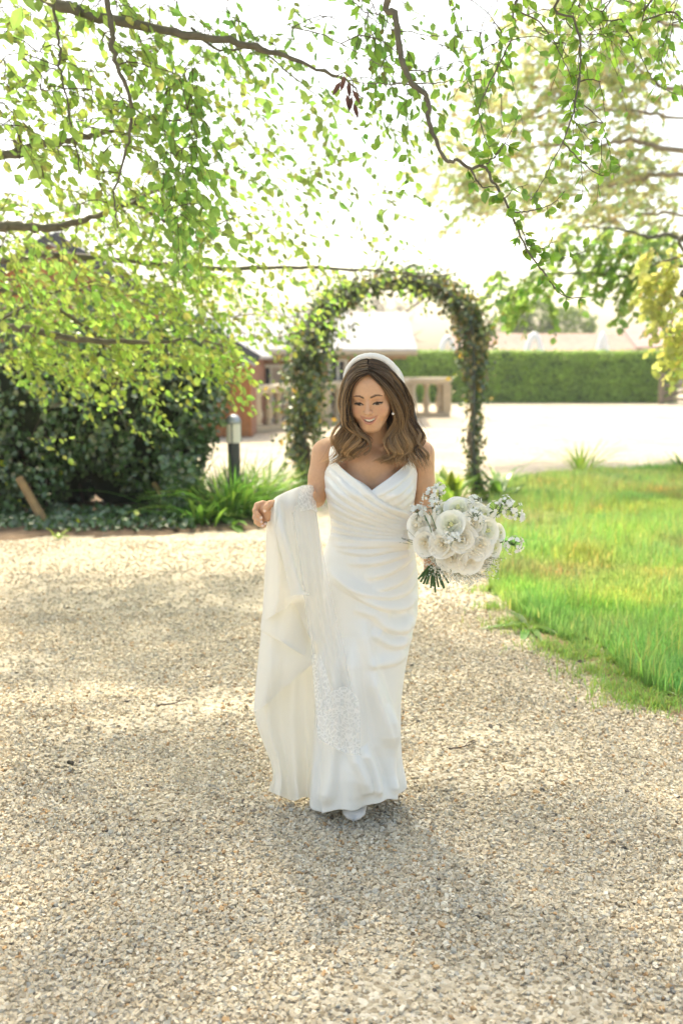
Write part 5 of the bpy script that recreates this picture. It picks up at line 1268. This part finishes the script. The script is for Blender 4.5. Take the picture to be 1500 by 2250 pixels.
# middle cascade
cloth('train_cascade', [
    [(582, 1240, 3.42), (610, 1240, 3.38), (640, 1240, 3.38), (680, 1240, 3.42)],
    [(578, 1330, 3.42), (605, 1330, 3.37), (640, 1330, 3.36), (680, 1330, 3.41)],
    [(573, 1385, 3.42), (600, 1395, 3.36), (640, 1405, 3.36), (675, 1410, 3.42)],
    [(590, 1390, 3.41), (615, 1408, 3.36), (645, 1428, 3.35), (670, 1442, 3.40)]], 60, 70, SHEER, 1.5, .010, .4, seed=6)
cloth('train_cascade', [
    [(580, 1290, 3.47), (610, 1290, 3.44), (640, 1290, 3.43), (690, 1290, 3.46)],
    [(574, 1380, 3.47), (600, 1380, 3.43), (640, 1380, 3.42), (690, 1380, 3.45)],
    [(565, 1470, 3.47), (595, 1465, 3.41), (632, 1455, 3.40), (690, 1450, 3.45)],
    [(556, 1566, 3.47), (585, 1548, 3.42), (620, 1515, 3.41), (662, 1480, 3.44)]], 60, 90, SHEER, 1.6, .016, 2.0, seed=8)
# lower train reaching the ground behind the stepping foot
cloth('train', [
    [(578, 1360, 3.54), (600, 1360, 3.51), (630, 1360, 3.50), (665, 1360, 3.51), (700, 1360, 3.52), (735, 1360, 3.54)],
    [(568, 1470, 3.54), (598, 1475, 3.50), (630, 1475, 3.49), (665, 1475, 3.50), (705, 1475, 3.51), (740, 1475, 3.54)],
    [(560, 1575, 3.53), (590, 1580, 3.49), (630, 1580, 3.50), (668, 1580, 3.51), (705, 1580, 3.50), (738, 1580, 3.54)],
    [(598, 1690, 3.56), (616, 1690, 3.52), (640, 1690, 3.51), (672, 1690, 3.54), (700, 1690, 3.50), (736, 1690, 3.52)],
    [(589, 1739, 3.555), (615, 1749, 3.53), (645, 1760, 3.515), (672, 1752, 3.53), (704, 1768, 3.47), (740, 1778, 3.46)]], 120, 140, SHEER, 3.6, .026, .3, seed=11)

# tulle and lace
def tulle_mat(name, dens, lace=False):
    m, t, p, Lk = new_mat(name); out = [q for q in t.nodes if q.type == 'OUTPUT_MATERIAL'][0]
    p.inputs['Base Color'].default_value = (.86, .85, .82, 1); p.inputs['Roughness'].default_value = .7
    tr = t.nodes.new('ShaderNodeBsdfTransparent'); mx_ = t.nodes.new('ShaderNodeMixShader'); Lk.new(tr.outputs[0], mx_.inputs[1]); Lk.new(p.outputs[0], mx_.inputs[2]); Lk.new(mx_.outputs[0], out.inputs['Surface'])
    if lace:
        tc = t.nodes.new('ShaderNodeTexCoord'); vo = t.nodes.new('ShaderNodeTexVoronoi'); vo.feature = 'DISTANCE_TO_EDGE'; vo.inputs['Scale'].default_value = 62
        nz = t.nodes.new('ShaderNodeTexNoise'); nz.inputs['Scale'].default_value = 24; Lk.new(tc.outputs['Object'], nz.inputs['Vector'])
        va = t.nodes.new('ShaderNodeMix'); va.data_type = 'RGBA'; va.blend_type = 'LINEAR_LIGHT'; va.inputs[0].default_value = .03; Lk.new(tc.outputs['Object'], va.inputs[6]); Lk.new(nz.outputs['Color'], va.inputs[7]); Lk.new(va.outputs[2], vo.inputs['Vector'])
        r = t.nodes.new('ShaderNodeMapRange'); r.inputs[1].default_value = .06; r.inputs[2].default_value = .16; r.inputs[3].default_value = .6; r.inputs[4].default_value = dens; Lk.new(vo.outputs['Distance'], r.inputs[0]); Lk.new(r.outputs[0], mx_.inputs[0])
    else: mx_.inputs[0].default_value = dens
    return m
TULLE = tulle_mat('tulle', .30); LACE = tulle_mat('lace', .40, True)
cloth('veil', [
    [(640, 1077, 3.36), (662, 1068, 3.415), (680, 1066, 3.475), (694, 1072, 3.53)],
    [(636, 1102, 3.295), (655, 1096, 3.338), (677, 1093, 3.408), (692, 1100, 3.47)],
    [(650, 1170, 3.275), (672, 1160, 3.325), (690, 1155, 3.385), (702, 1165, 3.42)],
    [(668, 1320, 3.30), (690, 1310, 3.34), (708, 1310, 3.375), (730, 1315, 3.395)],
    [(690, 1470, 3.31), (712, 1460, 3.335), (740, 1460, 3.355), (765, 1462, 3.365)],
    [(694, 1600, 3.30), (725, 1605, 3.30), (760, 1610, 3.305), (792, 1612, 3.315)]], 40, 90, TULLE, 3, .010, 1, 0, seed=21)
cloth('veil_lace', [
    [(694, 1545, 3.300), (728, 1520, 3.315), (760, 1510, 3.320), (788, 1540, 3.33)],
    [(696, 1575, 3.295), (728, 1570, 3.30), (760, 1570, 3.31), (792, 1580, 3.32)],
    [(697, 1612, 3.285), (726, 1625, 3.285), (758, 1640, 3.29), (792, 1648, 3.30)],
    [(700, 1624, 3.282), (728, 1640, 3.28), (760, 1656, 3.285), (793, 1660, 3.298)]], 50, 40, LACE, 3, .008, 1, 0, seed=23)
cloth('veil_lace', [
    [(684, 1440, 3.325), (692, 1438, 3.32), (702, 1436, 3.325)], [(688, 1500, 3.315), (702, 1498, 3.31), (722, 1496, 3.315)], [(694, 1560, 3.30), (712, 1560, 3.295), (732, 1560, 3.30)]], 20, 40, LACE, 2, .006, 1, 0, seed=25)
cloth('veil_lace', [
    [(652, 1071, 3.385), (666, 1066, 3.425), (682, 1065, 3.48), (695, 1072, 3.53)],
    [(650, 1096, 3.322), (664, 1093, 3.355), (680, 1091, 3.415), (694, 1099, 3.468)],
    [(652, 1124, 3.305), (668, 1122, 3.335), (684, 1120, 3.382), (698, 1126, 3.43)]], 30, 30, LACE, 1, .003, 0, 0, seed=27)

# shoes
SHOE = mat('white_leather', (.80, .77, .74), .4)
def shoe(toe, heel_, wdt, ht):
    d = heel_ - toe; Ln_ = np.linalg.norm(d[:2]); d = d / Ln_; s_ = A([-d[1], d[0], 0]); n = 26; m_ = 18
    t = np.linspace(0, 1, n); wv = wdt * np.interp(t, [0, .04, .12, .3, .55, .8, .95, 1], [.06, .60, .92, 1, .86, .74, .6, .3]); hv = ht * np.interp(t, [0, .05, .15, .3, .5, .75, 1], [.12, .48, .70, .85, 1.0, 1.25, 1.15])
    a = np.linspace(0, 2 * np.pi, m_, endpoint=False); lift = np.interp(t, [0, .35, .7, 1], [.004, .004, .03, .045])
    V = []
    for i in range(n):
        c_ = toe + d * Ln_ * t[i]
        for q in a:
            zz = math.sin(q); zz = zz * .5 + .5 if zz > 0 else .5 + zz * .5
            V.append(c_ + s_ * wv[i] * .5 * np.sign(math.cos(q)) * abs(math.cos(q)) ** .75 + A([0, 0, lift[i] + hv[i] * zz]))
    Vv = A(V); f0 = [[0, j + 1, j + 2] for j in range(m_ - 2)] + [[(n - 1) * m_, (n - 1) * m_ + j + 2, (n - 1) * m_ + j + 1] for j in range(m_ - 2)]
    return Vv, [grid_faces(n, m_, True), np.array(f0)]
t1 = gnd(776, 1817); t1[2] = 0
V, Fq = shoe(t1 + A([0, .0, .016]), t1 + A([.02, .24, .016]), .090, .058); s1 = obj('shoe', V, Fq, SHOE, bride, True)
b_ = MB(); q = t1 + A([.019, .215, 0]); b_.tube([q + A([0, 0, .014]), q + A([0, 0, .075])], [.022, .028], 12); b_.build('heel', SHOE, s1, True)
t2 = A([.14, 3.62, 0.]); V, Fq = shoe(t2 + A([0, 0, .018]), t2 + A([.02, .24, .03]), .088, .055); s2 = obj('shoe', V, Fq, SHOE, bride, True)
b_ = MB(); q = t2 + A([.019, .215, 0]); b_.tube([q + A([0, 0, .014]), q + A([0, 0, .085])], [.022, .028], 12); b_.build('heel', SHOE, s2, True)

# ------------------------------------------------------------------ hair
HAIRM = mat('brown_hair', (1, 1, 1), .31, attr=True, spec=.5)
HBASE = mat('hair_under_shade', (.022, .013, .008), .6)  # hair base coloured extra dark to stand for shade between the locks
hf = Field((-.12, 3.28, 1.22), (.34, 3.66, 1.70), .004)
hf.ell(H(0, -.026, .032), (.083, .094, .090), .01, HM)
hf.ell(H(0, .125, -.03), (.075, .085, .098), .012, HM, 'sub')
hf.ell(H(0, -.07, -.06), (.075, .05, .10), .02, HM)
for sx_ in (-1, 1): hf.ell(H(sx_ * .082, -.015, -.055), (.018, .040, .080), .01, HM); hf.ell(H(sx_ * .072, -.03, -.12), (.030, .035, .06), .01, HM)
GL_i = [(808, 820), (785, 829), (768, 850), (760, 880), (761, 912), (771, 938), (786, 958), (790, 978), (783, 994), (768, 1004)]
GL_o = [(808, 801), (782, 806), (763, 830), (755, 865), (754, 895), (758, 922), (756, 946), (746, 974), (738, 1003), (722, 1026)]
GR_i = [(813, 820), (836, 842), (856, 868), (869, 895), (872, 925), (867, 955), (856, 985), (851, 1004), (846, 1020)]
GR_o = [(815, 801), (850, 808), (880, 838), (899, 875), (907, 915), (914, 945), (922, 973), (930, 1000), (922, 1042)]
YL_i = [3.345, 3.348, 3.362, 3.378, 3.388, 3.398, 3.412, 3.418, 3.412, 3.405]; YL_o = [3.40, 3.415, 3.44, 3.46, 3.47, 3.468, 3.455, 3.445, 3.44, 3.44]
YR_i = [3.345, 3.35, 3.366, 3.388, 3.41, 3.42, 3.418, 3.412, 3.41]; YR_o = [3.40, 3.415, 3.445, 3.468, 3.478, 3.47, 3.455, 3.445, 3.44]
def guides(gi, yi, go, yo, ng, n=40):
    a = spline(np.c_[A(gi, float), yi], n); b = spline(np.c_[A(go, float), yo], n); return [a * (1 - f_) + b * f_ for f_ in np.linspace(0, 1, ng)]
sv, sq_, scol, sn = [], [], [], 0
def strands(gl, side, per, gr):
    global sn
    n = 40; t = np.linspace(0, 1, n); ng = len(gl)
    for gi_, g0 in enumerate(gl):
        f_ = gi_ / (ng - 1); W0 = atv(g0)
        lk = gr.normal(size=(7, 2)); lt = gr.normal(size=7) * .28; lp_ = gr.normal(size=7) * .3
        for k in range(per):
            kk = int(gr.integers(7)); r1, r2 = lk[kk] + .28 * gr.normal(size=2); rad_ = .0050 + .0080 * np.clip(t * 1.7 - .35, 0, 1)
            lam = 84; arc = t * 250; ph = 1.1 * f_ + .22 * gi_ + lp_[kk] + .06 * gr.normal() + (.8 if side > 0 else 0)
            wa = np.clip((t - .34) * 2.0, 0, 1)
            wx = wa * (.0215 * np.sin(arc / lam * 2 * np.pi + ph + 1.0) + .0018 * gr.normal() * np.sin(arc / 34 + gr.uniform(0, 6)))
            wy = wa * .015 * np.cos(arc / lam * 2 * np.pi + ph + 1.0)
            P = W0.copy(); P[:, 0] += wx * side * -1 + rad_ * r1 * .75; P[:, 1] += wy + rad_ * r2 * .9 - .004 + .0015 * gr.normal() * (1 - wa); P[:, 2] += .003 * gr.normal() * wa + .004 * wa * np.sin(arc / lam * 2 * np.pi + ph)
            e = int(n * gr.uniform(.90, 1.0)) if gr.uniform() < .8 else int(n * gr.uniform(.7, .95)); P = P[:e]; tt = t[:e]
            cu = np.clip((tt - .86) / .14, 0, 1); P[:, 0] += cu * .016 * gr.normal() * .6; P[:, 2] += cu ** 2 * .012 * gr.uniform(-.4, 1)
            R = (.0009 * np.clip((1.04 - tt) * 5, .3, 1)); V_, Q_, _ = tube(P, R, 3, False)
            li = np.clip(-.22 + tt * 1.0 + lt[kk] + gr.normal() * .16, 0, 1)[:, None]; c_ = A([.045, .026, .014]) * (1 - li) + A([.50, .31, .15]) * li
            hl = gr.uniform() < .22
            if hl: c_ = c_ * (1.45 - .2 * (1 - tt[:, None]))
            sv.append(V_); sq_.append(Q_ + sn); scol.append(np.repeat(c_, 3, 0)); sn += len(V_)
gl = guides(GL_i, YL_i, GL_o, YL_o, 9); gr_ = guides(GR_i, YR_i, GR_o, YR_o, 10)
HR = np.random.default_rng(77)
strands(gl, -1, 84, HR); strands(gr_, 1, 88, HR)
for gs in (gl, gr_):
    for j, g0 in enumerate(gs):
        if j == 0: continue
        W0 = atv(g0)[::4] + A([0, .018, -.004])
        W0 = W0[:-2]; hf.chain(W0[2:], np.interp(np.linspace(0, 1, len(W0) - 2), [0, .4, .8, 1], [.007, .012, .013, .004]), .008)
# inner curl strands: one loose wisp by the neck, one at the right shoulder
for wp, sd_ in (([(778, 930, 3.39), (788, 950, 3.385), (803, 962, 3.385), (813, 974, 3.385), (812, 988, 3.385), (800, 998, 3.39)], -1), ([(905, 930, 3.45), (922, 950, 3.43), (918, 970, 3.42), (930, 985, 3.415), (940, 996, 3.415), (938, 1008, 3.42)], 1)):
    for k in range(14):
        P = spline(atv(wp), 30) + HR.normal(size=3) * .002; V_, Q_, _ = tube(P, .0011, 3, False); sv.append(V_); sq_.append(Q_ + sn); scol.append(np.tile(A([.26, .16, .08]) * HR.uniform(.7, 1.3), (len(V_), 1))); sn += len(V_)
# flyaways
for k in range(150):
    g0 = (gl + gr_)[int(HR.integers(len(gl) + len(gr_)))]; P = atv(g0)[int(HR.integers(4, 14)):int(HR.integers(28, 40))]; n_ = len(P); tt = np.linspace(0, 1, n_)
    P = P + np.outer(tt, HR.normal(size=3) * A([.022, .018, .008])) + np.stack([.006 * np.sin(tt * HR.uniform(6, 14) + HR.uniform(0, 6)), 0 * tt - .008, 0 * tt], -1)
    V_, Q_, _ = tube(P, .00045, 3, False); sv.append(V_); sq_.append(Q_ + sn); scol.append(np.tile(A([.34, .21, .10]) * HR.uniform(.6, 1.4), (len(V_), 1))); sn += len(V_)
# crown hairs combed from the parting back over the head
for k in range(420):
    s_ = -1 if k % 2 else 1; f_ = HR.uniform(0, 1); a0 = HR.uniform(.0, 1.15)
    ang = np.linspace(.03, 1.45, 16); yv = .056 - .10 * f_
    lx = s_ * .085 * np.sin(ang); lz = .032 + .0925 * np.cos(ang) * math.sqrt(max(1 - ((yv + .026) / .1) ** 2, .05)) + .0015 * HR.normal(); ly = yv - .02 * (ang / 1.45) ** 2 + 0 * ang
    P = HC + np.stack([lx, ly, lz], -1) @ HM.T; V_, Q_, _ = tube(P, .0012, 3, False); sv.append(V_); sq_.append(Q_ + sn); c_ = A([.075, .044, .023]) * HR.uniform(.6, 1.9); scol.append(np.tile(c_, (len(V_), 1))); sn += len(V_)
V, Fq = hf.mesh(); hb = obj('hair', V, Fq, HBASE, bride, True)
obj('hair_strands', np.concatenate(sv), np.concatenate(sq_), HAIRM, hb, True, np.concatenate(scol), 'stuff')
# padded headband
ang = np.linspace(-1.75, 1.75, 40); BAND = mat('headband_satin', (.80, .79, .76), .5, bump=(90, .5), sheen=.3)
yb = -.012 - .030 * np.abs(ang) / 1.75
P = HC + np.stack([.094 * np.sin(ang), yb, .026 + .107 * np.cos(ang)], -1) @ HM.T
m_ = MB(); m_.tube(P, .0105 * np.interp(ang, [-1.75, -1.2, 0, 1.2, 1.75], [.45, .8, 1.0, 1.25, .9]) * (1 + .06 * np.sin(ang * 40)), 12); m_.build('headband', BAND, bride, True)
# veil falling behind from the band
rows = []
for f_, (dy, dz, sx2) in zip((0, .25, .5, 1), ((-.016, 0, 1.05), (-.04, -.02, 1.12), (-.07, -.10, 1.10), (-.09, -.42, 1.10))):
    rows.append([H(.096 * sx2 * math.sin(a) + (.004 if a > 0 else 0), -.02 - .03 * abs(a) / 1.6 + dy * (1 if f_ else .5), .026 + (.109 if f_ < .4 else .08) * math.cos(a) * (1 - f_ * .55)) + A([0, 0, dz]) for a in np.linspace(-1.6, 1.6, 9)])
R = A(rows); R = A([spline(r, 50) for r in R]); S = spline(R.reshape(4, -1), 40).reshape(-1, 3)
uu = np.tile(np.linspace(0, 1, 50), 40); S[:, 1] += .006 * np.sin(uu * 60) * np.repeat(np.linspace(0, 1, 40), 50)
obj('veil', S, grid_faces(40, 50), tulle_mat('veil_tulle', .8), bride, True)
# drop earring
ep = H(.0795, .000, -.040); er = MB(); PEARL = mat('pearl', (.85, .82, .76), .15)
V, Fq = lathe([(math.sin(a) * .0045, -math.cos(a) * .0045) for a in np.linspace(.01, 3.13, 8)], at(863, 909, 3.385), 12); er.add(V, Fq); er.tube([at(863, 898, 3.39), at(863, 907, 3.385)], .0012, 5)
er.build('earring', PEARL, bride, True)

# ------------------------------------------------------------------ bouquet
bq = thing('bridal_bouquet', 'round bouquet of white roses and small star flowers with cut green stems', 'bouquet', at(947, 1250, 3.33))
PET = leaf_mat('rose_petal', (.95, .93, .87), (.94, .92, .85), .25, .03, .5, .03); PETW = leaf_mat('white_petal', (.95, .94, .90), (.95, .94, .88), .25, .03, .5, .03)
STEM = mat('green_stem', (.06, .13, .035), .5); FLO = leaf_mat('white_floret', (.85, .85, .80), (.8, .8, .72), .25, .03, .5, .03); GBUD = mat('green_bud', (.28, .40, .12), .6)
def petal_mesh(curl, tint, m):
    nu, nv = 7, 6; u = np.linspace(-1, 1, nu); v = np.linspace(0, 1, nv); U, Vv = np.meshgrid(u, v)
    wv = np.sin(np.clip(Vv * 1.25 + .22, 0, 1.45)) ** .8; ang = U * .74 * wv; r = .42 + .58 * Vv
    # a cupped petal standing on a circle of radius 1 round the flower's axis; the rim rolls outward
    rad_ = (.30 + .70 * Vv ** .75) + curl * np.clip(Vv - .62, 0, 1) ** 2 * 2.2; hh_ = .95 * Vv ** 1.15 - curl * np.clip(Vv - .70, 0, 1) ** 2 * 3.0 - .10 * U ** 2 * Vv
    P = np.stack([rad_ * np.sin(ang), rad_ * np.cos(ang), hh_], -1).reshape(-1, 3)
    me = np_mesh('petal', P, grid_faces(nv, nu), True, np.tile(A(tint), (nu * nv, 1))); me.materials.append(m); return me
PM = {}
for nm, m_, ti in (('rose', PET, ((1, .98, .93), (1, .99, .97), (1, 1, 1))), ('ran', PETW, ((.99, 1, .93), (1, 1, .98), (1, 1, 1)))):
    PM[nm] = [petal_mesh(c_, t_, m_) for c_, t_ in zip((.0, .25, .6), ti)]
HEART = {k_: np_mesh('heart', *lathe([(.001, 0), (.14, .1), (.17, .5), (.13, .84), (.07, .80), (.001, .70)], (0, 0, 0), 10), True, np.ones((60, 3))) for k_ in ('rose', 'ran')}
HEART['rose'].materials.append(leaf_mat('rose_heart', (.82, .72, .52), (.7, .6, .4), .15, .02, .5, .0)); HEART['ran'].materials.append(mat('ran_heart', (.62, .62, .30), .6))
BC = at(1005, 1180, 3.40)
def flower(kind, px, py, rpx, dY=0., face=None):
    p = at(px, py, 3.25 + dY); r = rpx / 640.; ax = nrm((p - BC) * A([1, 1, 1]) + A([0, -.02, .01])) if face is None else nrm(face)
    root = bpy.data.objects.new('rose' if kind == 'rose' else 'ranunculus', HEART[kind]); COL.objects.link(root); root.parent = bq
    q = Vector(ax.tolist()).to_track_quat('Z', 'Y'); root.location = Vector((p - wloc(bq) - ax * r * .75).tolist()); root.rotation_euler = q.to_euler(); root.scale = (r, r, r)
    rings = ((3, .24, .98, 0), (4, .36, .98, 0), (5, .50, .96, 0), (5, .68, .90, 1), (6, .90, .82, 1), (6, 1.14, .68, 2)) if kind == 'rose' else ((4, .24, .74, 0), (5, .36, .80, 0), (6, .50, .84, 0), (7, .66, .86, 0), (7, .86, .82, 1), (6, 1.08, .70, 1))
    for k, (cnt, s_, hz_, ty) in enumerate(rings):
        for j in range(cnt):
            o = bpy.data.objects.new('petal', PM[kind][ty]); COL.objects.link(o); o.parent = root
            o.rotation_euler = (rng.normal() * .09, rng.normal() * .09, j * 2 * math.pi / cnt + k * .7 + rng.normal() * .14); o.scale = (s_ * rng.uniform(.95, 1.05), s_ * rng.uniform(.95, 1.05), hz_ * rng.uniform(.88, 1.08)); o.location = (0, 0, -.06 * k * .5)
for a in (('ran', 990, 1151, 29, -.03), ('rose', 929, 1194, 25, .0), ('rose', 990, 1230, 26, -.03), ('rose', 1031, 1234, 27, -.03), ('rose', 1056, 1200, 26, -.03), ('ran', 1073, 1165, 28, -.01), ('rose', 912, 1153, 25, .05), ('ran', 1006, 1112, 27, .03), ('ran', 1040, 1112, 24, .05),
          ('rose', 1018, 1182, 25, -.04), ('rose', 968, 1198, 24, -.03), ('ran', 1100, 1170, 20, .06), ('ran', 1088, 1204, 24, .03), ('rose', 948, 1160, 24, .02), ('ran', 1066, 1130, 24, .04), ('rose', 1040, 1150, 24, -.02), ('ran', 975, 1118, 22, .05), ('rose', 960, 1228, 20, .03), ('rose', 1062, 1238, 20, .02)):
    flower(*a)
def floret_cluster(px, py, Yc, rpx, n, stem_to=None, rays=True, dirv=None):
    c = at(px, py, Yc); r = rpx / 640.; root = MB(); gm = MB(); dv = A([0, -.6, .4]) if dirv is None else A(dirv, float)
    hub = c - nrm(dv) * r * .7
    for k in range(n):
        u = nrm(rng.normal(size=3) + dv * 1.1); p = hub + u * r * rng.uniform(.85, 1.2)
        gm.tube([hub, p], .0007, 3, cap=False); nf = 6; s_ = nrm(np.cross(u, rng.normal(size=3))); w_ = np.cross(u, s_); fs = .0085 * rng.uniform(.8, 1.3)
        a_ = np.arange(nf) * 2 * np.pi / nf; D_ = s_ * np.cos(a_)[:, None] + w_ * np.sin(a_)[:, None] + u * .35
        V_, F_ = leaf_cloud(np.tile(p, (nf, 1)), D_, np.tile(u, (nf, 1)) + 1e-3, fs, 1.0, (LEAF_T4, LEAF_F4)); root.add(V_, F_)
    o = root.build('flower_cluster', FLO, bq, False, 'stuff', True)
    if stem_to is not None: gm.tube(spline([hub, (hub + A(stem_to)) / 2 + A([0, 0, .01]), stem_to], 8), .0022, 6)
    gm.build('flower_stalk', STEM, o, True)
for a in ((952, 1085, 3.30, 20, 34, at(968, 1135, 3.33)), (920, 1122, 3.30, 20, 30, at(948, 1165, 3.30)), (950, 1112, 3.27, 18, 24, at(965, 1140, 3.30)), (997, 1181, 3.19, 20, 26, None), (1043, 1132, 3.20, 18, 24, None), (1090, 1115, 3.27, 20, 30, at(1060, 1150, 3.30)), (1126, 1112, 3.27, 20, 32, at(1076, 1145, 3.28)), (1112, 1100, 3.28, 14, 18, at(1095, 1125, 3.28)), (1142, 1133, 3.27, 11, 14, at(1120, 1120, 3.28)), (1130, 1192, 3.26, 19, 28, at(1098, 1193, 3.29)), (1040, 1098, 3.28, 16, 22, at(1035, 1130, 3.30)), (965, 1070, 3.31, 14, 16, at(965, 1110, 3.32))):
    floret_cluster(*a)
# baby's breath under the roses
gy = MB(); gs = MB()
cent = [(955, 1235), (975, 1250), (1000, 1262), (1030, 1268), (1060, 1262), (1075, 1245), (940, 1222), (1015, 1275), (1045, 1275), (985, 1268), (888, 1165), (885, 1180), (1080, 1230), (960, 1255)]
for (cx_, cy_) in cent:
    k = 60 if cx_ > 900 else 12; hub = at(965, 1225, 3.32)
    for j in range(k):
        p = at(cx_ + rng.normal() * 11, cy_ + rng.normal() * 8, 3.27 + rng.normal() * .025); D_ = rdir(5); V_, F_ = leaf_cloud(np.tile(p, (5, 1)), D_, rdir(5), .0042, 1.0, (LEAF_T4, LEAF_F4)); gy.add(V_, F_)
        if j % 4 == 0: gs.tube([p, at(cx_, cy_, 3.30) * .6 + hub * .4], .0006, 3, cap=False)
gyo = gy.build('filler_blossom', FLO, bq, False, 'stuff', True); gs.build('filler_stalks', mat('dark_stalk', (.07, .10, .04), .6), gyo, True, 'stuff')
# cut stems splaying below the hand
for (x, y, x0, y0) in ((919, 1272, 944, 1243), (924, 1278, 946, 1244), (930, 1283, 948, 1245), (937, 1283, 950, 1246), (946, 1292, 951, 1247), (956, 1302, 954, 1248), (963, 1290, 956, 1248), (975, 1292, 960, 1248), (970, 1284, 958, 1247), (951, 1288, 952, 1246), (985, 1281, 964, 1247), (928, 1268, 945, 1242)):
    dy = rng.uniform(-.03, .02); a, b, c_ = at(x, y, 3.27 + dy), at(x0, y0, 3.315 + dy * .5), at(x0 + (x0 - x) * 1.2 + 12, 1205, 3.325)
    s_ = MB(); s_.tube(spline([a, b, c_], 10), .0036 * rng.uniform(.8, 1.25), 8, c=(1, 1, 1)); s_.build('stem', STEM, bq, True)
for (x, y) in ((948, 1158), (958, 1150), (1000, 1170), (1055, 1140)):
    p = at(x, y + 12, 3.24); s_ = MB(); s_.tube(spline([p, at(x - 6, y - 5, 3.23), at(x - 16, y - 26, 3.24)], 8), .0016, 6); s_.build('dark_stalk', STEM, bq, True)

# ------------------------------------------------------------------ haze volume added to veil the far view with a backlit wash
hm_ = bpy.data.materials.new('wash_haze'); hm_.use_nodes = True; t = hm_.node_tree; t.nodes.remove(t.nodes['Principled BSDF'])
pv = t.nodes.new('ShaderNodeVolumePrincipled'); pv.inputs['Color'].default_value = (.93, .95, .97, 1); pv.inputs['Density'].default_value = .0011; pv.inputs['Anisotropy'].default_value = .35
t.links.new(pv.outputs[0], [q for q in t.nodes if q.type == 'OUTPUT_MATERIAL'][0].inputs['Volume'])
hz_ = MB(); hz_.box((-115, -65, -1.0), (115, 245, 9.5)); ho = hz_.build('haze', hm_, None, False, 'stuff'); ho['label'] = 'added haze volume veiling the garden with a pale backlit wash'; ho['category'] = 'haze'
